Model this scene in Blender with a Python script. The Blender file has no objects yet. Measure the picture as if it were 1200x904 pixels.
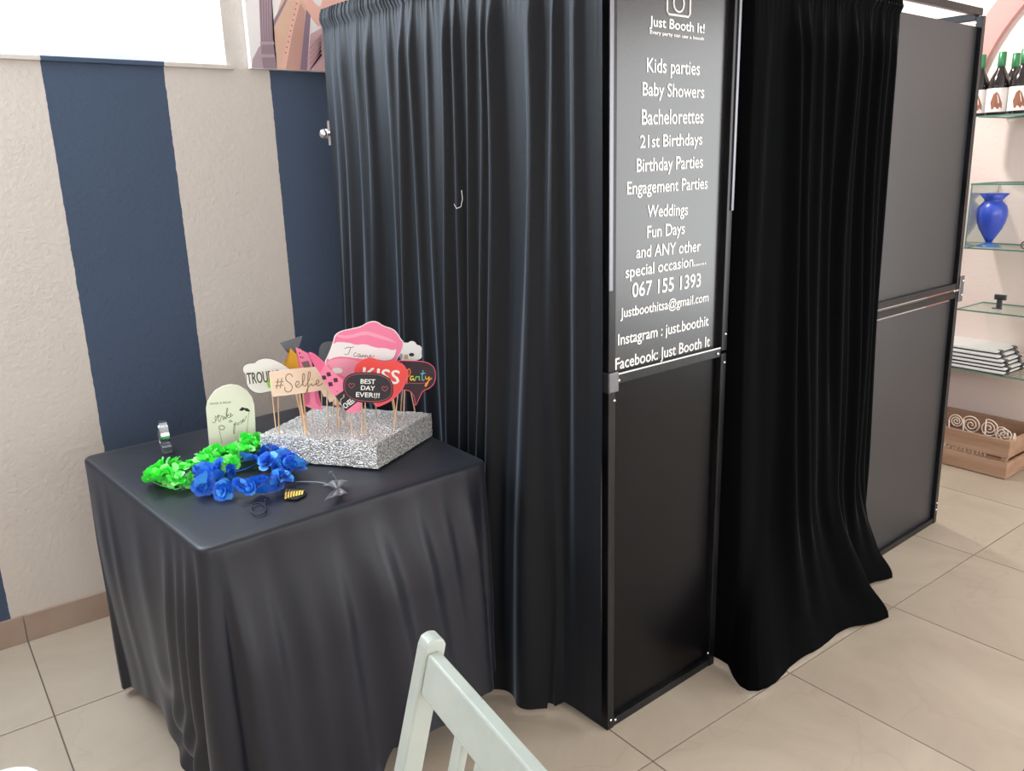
import bpy, bmesh, math, random
from mathutils import Vector, Matrix, noise
random.seed(7)
S = bpy.context.scene
COL = S.collection
# ------------------------------------------------------------------ camera
YAW, PITCH, ROLL, FPX, CAMH = -0.646717561, -0.260948738, 0.0284405309, 959.18, 1.487
def _rz(a): return Matrix(((math.cos(a), -math.sin(a), 0), (math.sin(a), math.cos(a), 0), (0, 0, 1)))
def _rx(a): return Matrix(((1, 0, 0), (0, math.cos(a), -math.sin(a)), (0, math.sin(a), math.cos(a))))
CM = _rz(YAW) @ _rx(PITCH) @ Matrix(((1, 0, 0), (0, 0, 1), (0, -1, 0))) @ _rz(ROLL)
cd = bpy.data.cameras.new('camera')
cd.sensor_fit = 'HORIZONTAL'; cd.sensor_width = 36; cd.lens = FPX / 1200 * 36; cd.clip_start = 0.02
cam = bpy.data.objects.new('camera', cd); COL.objects.link(cam)
cx, cy_, cz = CM.col[0], CM.col[1], CM.col[2]
cam.matrix_world = Matrix((( cx[0], -cy_[0], -cz[0], 0), (cx[1], -cy_[1], -cz[1], 0), (cx[2], -cy_[2], -cz[2], CAMH), (0, 0, 0, 1)))
S.camera = cam
# ------------------------------------------------------------------ world and light
w = bpy.data.worlds.new('daylight'); S.world = w; w.use_nodes = True
w.node_tree.nodes['Background'].inputs[0].default_value = (0.93, 0.97, 1.0, 1)
w.node_tree.nodes['Background'].inputs[1].default_value = 3.2
def area(name, loc, target, sx, sy, power, col=(1, 1, 1)):
    l = bpy.data.lights.new(name, 'AREA'); l.shape = 'RECTANGLE'; l.size = sx; l.size_y = sy; l.energy = power; l.color = col
    o = bpy.data.objects.new(name, l); COL.objects.link(o); o.location = loc
    o.rotation_euler = (Vector(target) - Vector(loc)).to_track_quat('-Z', 'Y').to_euler(); return o
area('window_daylight', (-0.2, 2.86, 2.22), (0.5, 1.2, 1.2), 2.2, 0.65, 75, (0.80, 0.91, 1.0))
area('shopfront_daylight', (0.4, -2.5, 1.75), (0.9, 2.0, 0.9), 4.4, 1.5, 42, (1.0, 0.985, 0.97))
area('glazed_door_daylight', (4.36, -1.0, 1.4), (1.5, 0.2, 0.6), 2.3, 1.9, 46, (1.0, 0.99, 0.97))
area('niche_spot', (3.55, 2.35, 2.55), (4.4, 1.45, 1.0), 0.10, 0.10, 22, (1.0, 0.96, 0.92))
S.view_settings.view_transform = 'Standard'; S.view_settings.look = 'None'
S.view_settings.exposure = 0.0; S.view_settings.gamma = 1

# pixel of the 1200x904 photograph -> measured point in the room
def ray(px, py): return CM @ Vector((px - 600, py - 452, FPX))
def at(px, py, z=0.0):
    d = ray(px, py); t = (z - CAMH) / d[2]; return Vector((d[0]*t, d[1]*t, z))
class Plane:                         # vertical plane through (x, y); a = heading of its right-hand direction
    def __init__(s, x, y, a):
        s.p = Vector((x, y, 0)); s.u = Vector((math.cos(a), math.sin(a), 0)); s.n = Vector((math.sin(a), -math.cos(a), 0)); s.a = a
    def __call__(s, px, py):
        d = ray(px, py); t = (s.p - Vector((0, 0, 0))).dot(s.n) / d.dot(s.n)
        q = d * t; return Vector(((q - s.p).dot(s.u), q.z + CAMH))
# ------------------------------------------------------------------ materials
def mat(name, col, rough=.6, metal=0., spec=.5, sheen=0., sheen_rough=.4, sheen_tint=(1, 1, 1), bump=None, var=None, coat=0., emit=None, wavy=None):
    m = bpy.data.materials.new(name); m.use_nodes = True; nt = m.node_tree; b = nt.nodes['Principled BSDF']
    b.inputs['Base Color'].default_value = (*col, 1); b.inputs['Roughness'].default_value = rough
    b.inputs['Metallic'].default_value = metal; b.inputs['Specular IOR Level'].default_value = spec
    b.inputs['Sheen Weight'].default_value = sheen; b.inputs['Sheen Roughness'].default_value = sheen_rough
    b.inputs['Sheen Tint'].default_value = (*sheen_tint, 1); b.inputs['Coat Weight'].default_value = coat
    tc = nt.nodes.new('ShaderNodeTexCoord')
    if bump:
        sc, st = bump[:2]
        n = nt.nodes.new('ShaderNodeTexNoise'); n.inputs['Scale'].default_value = sc; n.inputs['Detail'].default_value = 4
        nt.links.new(tc.outputs['Object'], n.inputs['Vector'])
        bp = nt.nodes.new('ShaderNodeBump'); bp.inputs['Strength'].default_value = st; bp.inputs['Distance'].default_value = bump[2] if len(bump) > 2 else .01
        nt.links.new(n.outputs['Fac'], bp.inputs['Height']); nt.links.new(bp.outputs['Normal'], b.inputs['Normal'])
    if var:
        sc, col2, stretch = var
        mp = nt.nodes.new('ShaderNodeMapping'); mp.inputs['Scale'].default_value = stretch
        nt.links.new(tc.outputs['Object'], mp.inputs['Vector'])
        n = nt.nodes.new('ShaderNodeTexNoise'); n.inputs['Scale'].default_value = sc; n.inputs['Detail'].default_value = 5
        nt.links.new(mp.outputs['Vector'], n.inputs['Vector'])
        r = nt.nodes.new('ShaderNodeValToRGB'); r.color_ramp.elements[0].position = .35; r.color_ramp.elements[1].position = .65
        r.color_ramp.elements[0].color = (*col, 1); r.color_ramp.elements[1].color = (*col2, 1)
        nt.links.new(n.outputs['Fac'], r.inputs['Fac']); nt.links.new(r.outputs['Color'], b.inputs['Base Color'])
    return m
def srgb(r, g, b):
    f = lambda c: (c/255/12.92) if c/255 <= .04045 else ((c/255+.055)/1.055)**2.4
    return (f(r), f(g), f(b))
def glass(name, tint, rough=.02, mix=.12, gl=(1, 1, 1)):
    m = bpy.data.materials.new(name); m.use_nodes = True; nt = m.node_tree; nt.nodes.clear()
    o = nt.nodes.new('ShaderNodeOutputMaterial'); mx = nt.nodes.new('ShaderNodeMixShader'); t = nt.nodes.new('ShaderNodeBsdfTransparent'); g = nt.nodes.new('ShaderNodeBsdfGlossy')
    t.inputs[0].default_value = (*tint, 1); g.inputs['Roughness'].default_value = rough; g.inputs['Color'].default_value = (*gl, 1); mx.inputs[0].default_value = mix
    nt.links.new(t.outputs[0], mx.inputs[1]); nt.links.new(g.outputs[0], mx.inputs[2]); nt.links.new(mx.outputs[0], o.inputs[0]); return m
M = {}
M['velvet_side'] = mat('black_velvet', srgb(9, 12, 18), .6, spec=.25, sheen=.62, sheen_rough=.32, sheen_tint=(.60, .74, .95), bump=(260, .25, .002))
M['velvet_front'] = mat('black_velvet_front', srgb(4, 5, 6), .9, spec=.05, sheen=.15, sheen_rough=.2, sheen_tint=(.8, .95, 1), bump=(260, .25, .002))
M['cloth'] = mat('charcoal_tablecloth', srgb(26, 28, 37), .44, spec=.42, sheen=.10, sheen_rough=.3, sheen_tint=(.85, .9, 1), bump=(420, .15, .001))
M['frame'] = mat('black_frame', srgb(10, 10, 11), .32, metal=.0, spec=.3, bump=(30, .12, .002), var=(45, srgb(28, 28, 31), (1, 1, .15)))
M['alu'] = mat('worn_aluminium', srgb(112, 112, 117), .35, metal=.85, bump=(60, .1, .002))
M['panel'] = mat('black_panel', srgb(8, 8, 9), .26, spec=.13, bump=(350, .25, .001), var=(3, srgb(14, 13, 15), (1, 1, .3)))
M['panel_plain'] = mat('black_panel_sheen_grey', srgb(35, 37, 41), .34, spec=.55, bump=(350, .25, .001), var=(3, srgb(43, 44, 48), (1, 1, .3)))  # same black panel, its reflected grey sheen put into the colour
M['signboard'] = mat('black_signboard', srgb(18, 17, 18), .24, spec=.7, bump=(300, .1, .001), var=(3, srgb(26, 25, 26), (1, 1, .4)))
M['white'] = mat('white_print', (.86, .86, .84), .6)
M['screw'] = mat('screw_steel', (.75, .75, .76), .25, metal=1)
M['grout'] = mat('grey_grout', srgb(118, 104, 92), .9)
M['base'] = mat('baseboard_tile', srgb(158, 136, 122), .4, var=(6, srgb(168, 147, 132), (1, 1, 1)))
M['sill'] = mat('white_gloss_paint', (.8, .8, .79), .35)
M['ceil'] = mat('white_ceiling_paint', (.82, .82, .8), .9)
M['canvas'] = mat('canvas_white', (.82, .79, .78), .8)
M['black'] = mat('black_print', (.012, .012, .014), .5)
M['stick'] = mat('bamboo_stick', srgb(215, 178, 140), .6, var=(40, srgb(190, 150, 112), (1, 1, .1)))
M['chair'] = mat('pale_green_grey_paint', srgb(178, 184, 176), .4, bump=(40, .15, .003), var=(9, srgb(166, 174, 167), (1, 1, 1)))
M['wood'] = mat('crate_pine', srgb(184, 150, 126), .7, bump=(80, .2, .003), var=(7, srgb(158, 122, 98), (1, .25, 3)))
M['cream_wire'] = mat('cream_painted_wire', srgb(238, 220, 205), .5)
M['bottle'] = mat('dark_bottle_glass', srgb(28, 20, 22), .12, spec=.8)
M['capsule'] = mat('green_foil_capsule', srgb(60, 130, 85), .35, metal=.3)
M['capsule2'] = mat('mint_foil_capsule', srgb(150, 205, 180), .35, metal=.2)
M['label'] = mat('bottle_label_paper', (.82, .78, .76), .7)
M['brown'] = mat('brown_print', srgb(150, 98, 76), .7)
M['vase'] = mat('cobalt_frosted_glass', srgb(48, 78, 190), .35, spec=.5, coat=.3)
M['vasefoot'] = mat('pale_cobalt_glass', srgb(70, 110, 170), .3)
M['glass_shelf'] = glass('clear_glass', (.93, .97, .95))
M['glass_mirror'] = glass('reflective_side_glass', (.80, .88, .86), .03, .42)
M['glass_edge'] = mat('green_glass_edge', srgb(95, 140, 125), .15, spec=.8)
M['window_glass'] = glass('window_glass', (.97, .98, 1), mix=.06)
M['clear_plastic'] = glass('clear_plastic', (.72, .74, .78), .12, .35)
M['smoke_plastic'] = mat('smoky_grey_card', srgb(98, 103, 110), .35)
M['green'] = mat('neon_green_petal', srgb(60, 238, 66), .6, sheen=.2)
M['green2'] = mat('pale_green_petal', srgb(150, 252, 140), .6)
M['blue'] = mat('royal_blue_petal', srgb(16, 98, 212), .5, sheen=.15)
M['blue2'] = mat('sky_blue_petal', srgb(64, 152, 238), .5)
M['gold'] = mat('gold_glitter', srgb(222, 168, 45), .45, metal=.35, bump=(700, .6, .002))
M['gold_ribbon'] = mat('gold_ribbon', srgb(225, 190, 95), .3, metal=.8)
M['satin'] = mat('black_satin', srgb(96, 96, 102), .38, spec=.6)
M['elastic'] = mat('black_elastic', srgb(15, 15, 18), .6)
M['cream'] = mat('cream_card', srgb(245, 222, 195), .6)
M['ivory'] = mat('ivory_acrylic', srgb(238, 238, 220), .35)
M['ink'] = mat('grey_ink', srgb(75, 78, 62), .7)
M['bronze_ink'] = mat('bronze_foil_ink', srgb(150, 125, 85), .35, metal=.4)
M['whitecard'] = mat('white_card', srgb(240, 240, 236), .55)
M['pink'] = mat('pink_card', srgb(240, 130, 165), .5)
M['pink2'] = mat('rose_print', srgb(246, 165, 188), .5)
M['pink3'] = mat('deep_rose_print', srgb(228, 100, 142), .5)
M['plum'] = mat('plum_print', srgb(72, 22, 48), .5)
M['red'] = mat('coral_red_card', srgb(238, 78, 72), .45)
M['greyprint'] = mat('grey_brown_print', srgb(112, 95, 92), .6)
M['blackcard'] = mat('black_card', srgb(30, 31, 36), .5)
M['darkred'] = mat('dark_maroon_card', srgb(48, 30, 38), .5)
M['pinkline'] = mat('pink_outline_print', srgb(235, 90, 120), .5)
M['lime'] = mat('lime_print', srgb(150, 220, 90), .6)
M['lightcloud'] = mat('cloud_card', srgb(240, 238, 232), .55)
for k, c in dict(lt1=(240, 120, 60), lt2=(245, 170, 60), lt3=(120, 200, 110), lt4=(90, 190, 200), lt5=(245, 215, 70)).items():
    M[k] = mat('print_' + {'lt1': 'orange', 'lt2': 'amber', 'lt3': 'green', 'lt4': 'teal', 'lt5': 'yellow'}[k], srgb(*c), .5)
for k, c in dict(p_col=(150, 128, 138), p_col2=(176, 156, 164), p_harp=(218, 180, 158), p_harp2=(196, 152, 140), p_pur=(140, 118, 136), p_skin=(232, 182, 168), p_dress=(206, 168, 172), p_dress2=(184, 146, 152), p_dot=(150, 100, 92), p_bg=(236, 222, 222)).items():
    M[k] = mat({'p_col': 'mauve_column_paint', 'p_col2': 'light_mauve_paint', 'p_harp': 'ochre_harp_paint', 'p_harp2': 'umber_harp_paint', 'p_pur': 'purple_paint', 'p_skin': 'skin_tone_paint', 'p_dress': 'pink_drapery_paint', 'p_dress2': 'drapery_fold_paint', 'p_dot': 'brown_dot_paint', 'p_bg': 'pale_background_paint'}[k], srgb(*c), .85, bump=(150, .1, .002))
# foil covered foam
def foil():
    m = bpy.data.materials.new('silver_glitter_foil'); m.use_nodes = True; nt = m.node_tree; b = nt.nodes['Principled BSDF']
    b.inputs['Metallic'].default_value = .75; b.inputs['Roughness'].default_value = .28
    tc = nt.nodes.new('ShaderNodeTexCoord')
    v = nt.nodes.new('ShaderNodeTexVoronoi'); v.inputs['Scale'].default_value = 260
    n = nt.nodes.new('ShaderNodeTexNoise'); n.inputs['Scale'].default_value = 230; n.inputs['Detail'].default_value = 6
    for q in (v, n): nt.links.new(tc.outputs['Object'], q.inputs['Vector'])
    a = nt.nodes.new('ShaderNodeMath'); a.operation = 'ADD'
    nt.links.new(v.outputs['Distance'], a.inputs[0]); nt.links.new(n.outputs['Fac'], a.inputs[1])
    bp = nt.nodes.new('ShaderNodeBump'); bp.inputs['Strength'].default_value = 1; bp.inputs['Distance'].default_value = .004
    nt.links.new(a.outputs[0], bp.inputs['Height']); nt.links.new(bp.outputs[0], b.inputs['Normal'])
    r = nt.nodes.new('ShaderNodeValToRGB'); r.color_ramp.elements[0].position = .38; r.color_ramp.elements[1].position = .58
    r.color_ramp.elements[0].color = (.30, .29, .28, 1); r.color_ramp.elements[1].color = (.95, .94, .92, 1)
    nt.links.new(n.outputs['Fac'], r.inputs[0]); nt.links.new(r.outputs[0], b.inputs['Base Color'])
    return m
M['foil'] = foil()
# striped plaster wall
def wallmat():
    m = bpy.data.materials.new('striped_plaster'); m.use_nodes = True; nt = m.node_tree; b = nt.nodes['Principled BSDF']; L = nt.links
    b.inputs['Roughness'].default_value = .75; b.inputs['Specular IOR Level'].default_value = .25
    g = nt.nodes.new('ShaderNodeNewGeometry'); sp = nt.nodes.new('ShaderNodeSeparateXYZ'); L.new(g.outputs['Position'], sp.inputs[0])
    n = nt.nodes.new('ShaderNodeTexNoise'); n.inputs['Scale'].default_value = 45; n.inputs['Detail'].default_value = 3; L.new(g.outputs['Position'], n.inputs['Vector'])
    def mth(op, a, bb):
        q = nt.nodes.new('ShaderNodeMath'); q.operation = op
        for i, x in enumerate((a, bb)):
            if isinstance(x, (int, float)): q.inputs[i].default_value = x
            elif x is not None: L.new(x, q.inputs[i])
        return q.outputs[0]
    x = mth('ADD', sp.outputs['X'], mth('MULTIPLY', mth('SUBTRACT', n.outputs['Fac'], .5), .006))
    fr = mth('FRACT', mth('DIVIDE', mth('ADD', x, -.4795 + 7.12), .712), None)
    st = mth('LESS_THAN', fr, .4985)
    # blue only below the window head line / picture line
    mixc = nt.nodes.new('ShaderNodeMix'); mixc.data_type = 'RGBA'; L.new(st, mixc.inputs['Factor'])
    mixc.inputs['A'].default_value = (*srgb(206, 198, 190), 1); mixc.inputs['B'].default_value = (*srgb(70, 84, 105), 1)
    zz = mth('LESS_THAN', sp.outputs['Z'], 1.852); xx = mth('GREATER_THAN', sp.outputs['X'], 1.07)
    keep = mth('MULTIPLY', st, mth('MAXIMUM', zz, 0.)); L.new(keep, mixc.inputs['Factor'])
    L.new(mixc.outputs['Result'], b.inputs['Base Color'])
    n2 = nt.nodes.new('ShaderNodeTexNoise'); n2.inputs['Scale'].default_value = 60; n2.inputs['Detail'].default_value = 6; n2.inputs['Roughness'].default_value = .6; L.new(g.outputs['Position'], n2.inputs['Vector'])
    bp = nt.nodes.new('ShaderNodeBump'); bp.inputs['Strength'].default_value = .45; bp.inputs['Distance'].default_value = .008
    L.new(n2.outputs['Fac'], bp.inputs['Height']); L.new(bp.outputs[0], b.inputs['Normal']); return m
M['wall'] = wallmat()
M['wall_white'] = mat('white_plaster', srgb(228, 218, 212), .8, bump=(55, .35, .006))
M['wall_peach'] = mat('peach_plaster', srgb(238, 220, 212), .8, bump=(55, .3, .006))
M['arch_pink'] = mat('dusty_pink_plaster', srgb(205, 150, 145), .8, bump=(55, .3, .006))
def tilemat():
    m = bpy.data.materials.new('beige_porcelain_tile'); m.use_nodes = True; nt = m.node_tree; b = nt.nodes['Principled BSDF']; L = nt.links
    b.inputs['Roughness'].default_value = .36; b.inputs['Specular IOR Level'].default_value = .4
    g = nt.nodes.new('ShaderNodeNewGeometry'); oi = nt.nodes.new('ShaderNodeObjectInfo')
    ad = nt.nodes.new('ShaderNodeVectorMath'); ad.operation = 'ADD'; L.new(g.outputs['Position'], ad.inputs[0])
    mu = nt.nodes.new('ShaderNodeVectorMath'); mu.operation = 'SCALE'; mu.inputs[0].default_value = (7, 13, 5); L.new(oi.outputs['Random'], mu.inputs['Scale']); L.new(mu.outputs[0], ad.inputs[1])
    n = nt.nodes.new('ShaderNodeTexNoise'); n.inputs['Scale'].default_value = 2.4; n.inputs['Detail'].default_value = 8; n.inputs['Roughness'].default_value = .62; n.inputs['Distortion'].default_value = .8; L.new(ad.outputs[0], n.inputs['Vector'])
    r = nt.nodes.new('ShaderNodeValToRGB'); e = r.color_ramp.elements; e[0].position = .3; e[1].position = .7
    e[0].color = (*srgb(172, 158, 142), 1); e[1].color = (*srgb(190, 177, 160), 1); L.new(n.outputs['Fac'], r.inputs[0])
    # thin veins
    n2 = nt.nodes.new('ShaderNodeTexNoise'); n2.inputs['Scale'].default_value = 1.1; n2.inputs['Detail'].default_value = 4; n2.inputs['Distortion'].default_value = 1.2; L.new(ad.outputs[0], n2.inputs['Vector'])
    r2 = nt.nodes.new('ShaderNodeValToRGB'); e2 = r2.color_ramp.elements; e2[0].position = .494; e2[0].color = (1, 1, 1, 1); e2[1].position = .506; e2[1].color = (1, 1, 1, 1)
    k = e2.new(.5); k.color = (.94, .93, .92, 1); L.new(n2.outputs['Fac'], r2.inputs[0])
    mx = nt.nodes.new('ShaderNodeMix'); mx.data_type = 'RGBA'; mx.blend_type = 'MULTIPLY'; mx.inputs['Factor'].default_value = 1
    L.new(r.outputs[0], mx.inputs['A']); L.new(r2.outputs[0], mx.inputs['B']); L.new(mx.outputs['Result'], b.inputs['Base Color']); return m
M['tile'] = tilemat()
# ------------------------------------------------------------------ mesh helpers
def empty(name, loc=(0, 0, 0), rz=0, label=None, cat=None, group=None):
    o = bpy.data.objects.new(name, None); COL.objects.link(o); o.location = loc; o.rotation_euler = (0, 0, rz); o.empty_display_size = .05
    tag(o, label, cat, group); return o
def tag(o, label=None, cat=None, group=None, kind=None):
    for k, v in (('label', label), ('category', cat), ('group', group), ('kind', kind)):
        if v: o[k] = v
    return o
def finish(name, bm, ms, parent=None, smooth=False, bevel=0, solid=0):
    me = bpy.data.meshes.new(name); bmesh.ops.recalc_face_normals(bm, faces=bm.faces[:]) if name not in ('lettering', 'letter') else None
    bm.to_mesh(me); bm.free()
    for m in (ms if isinstance(ms, (list, tuple)) else [ms]): me.materials.append(m)
    o = bpy.data.objects.new(name, me); COL.objects.link(o)
    if parent: o.parent = parent
    if smooth:
        for p in me.polygons: p.use_smooth = True
    if solid:
        q = o.modifiers.new('solid', 'SOLIDIFY'); q.thickness = solid; q.offset = 0
    if bevel:
        q = o.modifiers.new('bevel', 'BEVEL'); q.width = bevel; q.segments = 2; q.limit_method = 'ANGLE'
    return o
def box(bm, lo, hi, mi=0):
    vs = [bm.verts.new((x, y, z)) for x in (lo[0], hi[0]) for y in (lo[1], hi[1]) for z in (lo[2], hi[2])]
    fs = []
    for f in ((0, 1, 3, 2), (4, 6, 7, 5), (0, 4, 5, 1), (2, 3, 7, 6), (0, 2, 6, 4), (1, 5, 7, 3)):
        q = bm.faces.new([vs[i] for i in f]); q.material_index = mi; fs.append(q)
    return vs, fs
def boxo(name, lo, hi, m, parent=None, bevel=0):
    bm = bmesh.new(); box(bm, lo, hi); return finish(name, bm, m, parent, bevel=bevel)
def bar(bm, a, b, wx, wy, up=(0, 0, 1)):
    a, b = Vector(a), Vector(b); d = (b - a).normalized(); upv = Vector(up)
    if abs(d.dot(upv)) > .95: upv = Vector((0, 1, 0))
    s = d.cross(upv).normalized(); t = s.cross(d)
    r = [[bm.verts.new(p + s*i*wx/2 + t*j*wy/2) for i, j in ((-1, -1), (1, -1), (1, 1), (-1, 1))] for p in (a, b)]
    for k in range(4): bm.faces.new((r[0][k], r[0][(k+1) % 4], r[1][(k+1) % 4], r[1][k]))
    bm.faces.new(r[0][::-1]); bm.faces.new(r[1])
def tube(bm, pts, r, n=8, closed=False, cap=True):
    pts = [Vector(p) for p in pts]; rings = []; N = len(pts); prev = None
    for i, p in enumerate(pts):
        a = pts[(i-1) % N] if (closed or i) else p; b = pts[(i+1) % N] if (closed or i < N-1) else p
        d = (b - a).normalized()
        if prev is None:
            up = Vector((0, 0, 1)) if abs(d.z) < .9 else Vector((1, 0, 0)); s = d.cross(up).normalized()
        else: s = (prev - d*prev.dot(d)).normalized()
        prev = s; t = d.cross(s); rr = r[i] if isinstance(r, (list, tuple)) else r
        rings.append([bm.verts.new(p + (s*math.cos(2*math.pi*k/n) + t*math.sin(2*math.pi*k/n))*rr) for k in range(n)])
    for i in range(N if closed else N-1):
        A, B = rings[i], rings[(i+1) % N]
        for k in range(n): bm.faces.new((A[k], A[(k+1) % n], B[(k+1) % n], B[k]))
    if cap and not closed: bm.faces.new(rings[0][::-1]); bm.faces.new(rings[-1])
def lathe(bm, prof, c=(0, 0, 0), n=32, mi=0, axis=2, cap=True):
    rings = []
    for r, h in prof:
        ring = []
        for k in range(n):
            a = 2*math.pi*k/n; p = [r*math.cos(a), r*math.sin(a), h]
            if axis == 0: p = [h, p[0], p[1]]
            if axis == 1: p = [p[0], h, p[1]]
            ring.append(bm.verts.new((p[0]+c[0], p[1]+c[1], p[2]+c[2])))
        rings.append(ring)
    for i in range(len(rings)-1):
        for k in range(n):
            f = bm.faces.new((rings[i][k], rings[i][(k+1) % n], rings[i+1][(k+1) % n], rings[i+1][k])); f.material_index = mi
    if cap:
        f = bm.faces.new(rings[0][::-1]); f.material_index = mi; f = bm.faces.new(rings[-1]); f.material_index = mi
def prism(bm, poly, fn, t0, t1, mi=0):        # poly in plane coords; fn(u, v, depth) -> 3D
    a = [bm.verts.new(fn(p[0], p[1], t0)) for p in poly]; b = [bm.verts.new(fn(p[0], p[1], t1)) for p in poly]; n = len(poly)
    fa = bm.faces.new(a); fb = bm.faces.new(b[::-1]); fa.material_index = fb.material_index = mi
    for i in range(n):
        f = bm.faces.new((a[i], b[i], b[(i+1) % n], a[(i+1) % n])); f.material_index = mi
    bmesh.ops.triangulate(bm, faces=[fa, fb])
_tc = {}
def text_bm(txt, shear=0.):
    """unit text: list of (verts, faces), cap height ~1, starting at x=0, returns also width"""
    key = (txt, shear)
    if key not in _tc:
        cu = bpy.data.curves.new('t', 'FONT'); cu.body = txt; cu.size = 1; cu.shear = shear; cu.resolution_u = 3
        o = bpy.data.objects.new('t', cu); COL.objects.link(o)
        dg = bpy.context.evaluated_depsgraph_get(); me = bpy.data.meshes.new_from_object(o.evaluated_get(dg))
        vs = [v.co.copy() for v in me.vertices]; fs = [list(p.vertices) for p in me.polygons]
        bpy.data.objects.remove(o); bpy.data.curves.remove(cu); bpy.data.meshes.remove(me)
        x0 = min(v.x for v in vs); x1 = max(v.x for v in vs)
        _tc[key] = ([(v.x - x0, v.y) for v in vs], fs, x1 - x0)
    return _tc[key]
def put_text(bm, txt, fn, p0, p1, cap, depth, shear=0., bold=0., mi=0):
    vs, fs, w = text_bm(txt, shear); p0, p1 = Vector(p0), Vector(p1); d = (p1 - p0); L = d.length; d = d/L; nn = Vector((-d.y, d.x)); sx = L/w; sy = cap/.70
    offs = [(0, 0)] if not bold else [(-bold, 0), (bold, 0), (0, bold*.8), (0, -bold*.8)]
    for k, (ox, oy) in enumerate(offs):
        q = []
        for x, y in vs:
            p = p0 + d*(x*sx + ox) + nn*(y*sy + oy); q.append(bm.verts.new(fn(p.x, p.y, depth + k*.00004)))
        for f in fs:
            try: g = bm.faces.new([q[i] for i in f]); g.material_index = mi
            except ValueError: pass
# ------------------------------------------------------------------ setting
WY = 2.937; NX = 4.42
X0, X1, Y0 = -2.2, NX, -2.6
floor = boxo('floor', (X0, Y0, -.12), (X1 + .1, WY + .2, -.004), M['grout']); tag(floor, 'floor of large square beige tiles with thin dark joints', 'floor', kind='structure')
tx, ty = .592, .605
cache = {}
i = 0
for ix in range(-4, 8):
    for iy in range(-9, 2):
        a, b = .157 + ix*tx, .157 + (ix+1)*tx; c, d = 2.431 + iy*ty, 2.431 + (iy+1)*ty
        a2, b2, c2, d2 = max(a, X0), min(b, X1), max(c, Y0), min(d, WY)
        if b2 - a2 < .02 or d2 - c2 < .02: continue
        key = (round(b2-a2, 3), round(d2-c2, 3))
        if key not in cache:
            bm = bmesh.new(); g = .0022; box(bm, (g, g, -.009), (key[0]-g, key[1]-g, 0)); 
            o = finish('tile', bm, M['tile'], floor); cache[key] = o.data
        else:
            o = bpy.data.objects.new('tile', cache[key]); COL.objects.link(o); o.parent = floor
        o.location = (a2, c2, random.uniform(-.0004, 0))
# back wall with window opening
wx0, wx1, wz0, wz1 = -1.5, 1.042, 1.846, 2.62
bm = bmesh.new()
box(bm, (X0, WY, -.1), (NX+.2, WY+.16, wz0)); box(bm, (wx1, WY, wz0), (NX+.2, WY+.16, 2.8)); box(bm, (X0, WY, wz0), (wx0, WY+.16, 2.8)); box(bm, (wx0, WY, wz1), (wx1, WY+.16, 2.8))
wb = finish('wall_back', bm, M['wall']); tag(wb, 'rough plaster back wall painted in broad off-white and navy stripes', 'wall', kind='structure')
wn = empty('window_1', ((wx0+wx1)/2, WY+.1, wz0), label='bright white high window at top left above the stripes', cat='window'); wn['kind'] = 'structure'
def local(o, parent):      # keep world position under a translated parent
    o.parent = parent; o.matrix_parent_inverse = Matrix.Translation(parent.location).inverted() if parent.rotation_euler.z == 0 else parent_matrix(parent).inverted(); return o
def parent_matrix(p): return Matrix.Translation(p.location) @ p.rotation_euler.to_matrix().to_4x4()
for n_, lo, hi in (('window_frame', (wx0, WY+.09, wz0), (wx1, WY+.13, wz0+.03)), ('window_frame', (wx0, WY+.09, wz1-.05), (wx1, WY+.13, wz1)), ('window_frame', (wx1-.035, WY+.09, wz0+.03), (wx1, WY+.13, wz1-.05)), ('window_frame', (wx0, WY+.09, wz0+.03), (wx0+.05, WY+.13, wz1-.05)), ('mullion', (-.3, WY+.09, wz0+.03), (-.25, WY+.13, wz1-.05))):
    local(boxo(n_, lo, hi, M['sill']), wn)
local(boxo('pane', (wx0+.05, WY+.105, wz0+.03), (-.3, WY+.110, wz1-.05), M['window_glass']), wn)
local(boxo('pane', (-.25, WY+.105, wz0+.03), (wx1-.035, WY+.110, wz1-.05), M['window_glass']), wn)
sl = boxo('window_sill', (wx0-.02, WY-.012, 1.833), (wx1+.022, WY+.09, 1.848), M['wall'], bevel=.002); local(sl, wn)
# skirting tiles
bb = empty('baseboard_back', (0, WY, 0), label='low beige tile skirting along the striped wall', cat='baseboard'); bb['kind'] = 'structure'
x = .157 - 4*tx
while x < NX:
    o = boxo('tile', (x+.0015, -.010, 0), (min(x+tx, NX)-.0015, 0, .095), M['base'], bb, bevel=.001); x += tx
# right wall, niche arch
bm = bmesh.new(); box(bm, (NX, .2, -.1), (NX+.16, WY, 2.8)); box(bm, (NX, Y0, -.1), (NX+.16, -2.2, 2.8)); box(bm, (NX, -2.2, 2.4), (NX+.16, .2, 2.8)); box(bm, (NX, -2.2, -.1), (NX+.16, .2, .1))
wr = finish('wall_right', bm, M['wall_peach']); tag(wr, 'pale peach plaster wall behind the glass shelves', 'wall', kind='structure')
AY, AZ, AR = 1.262, 1.66, .735
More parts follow.
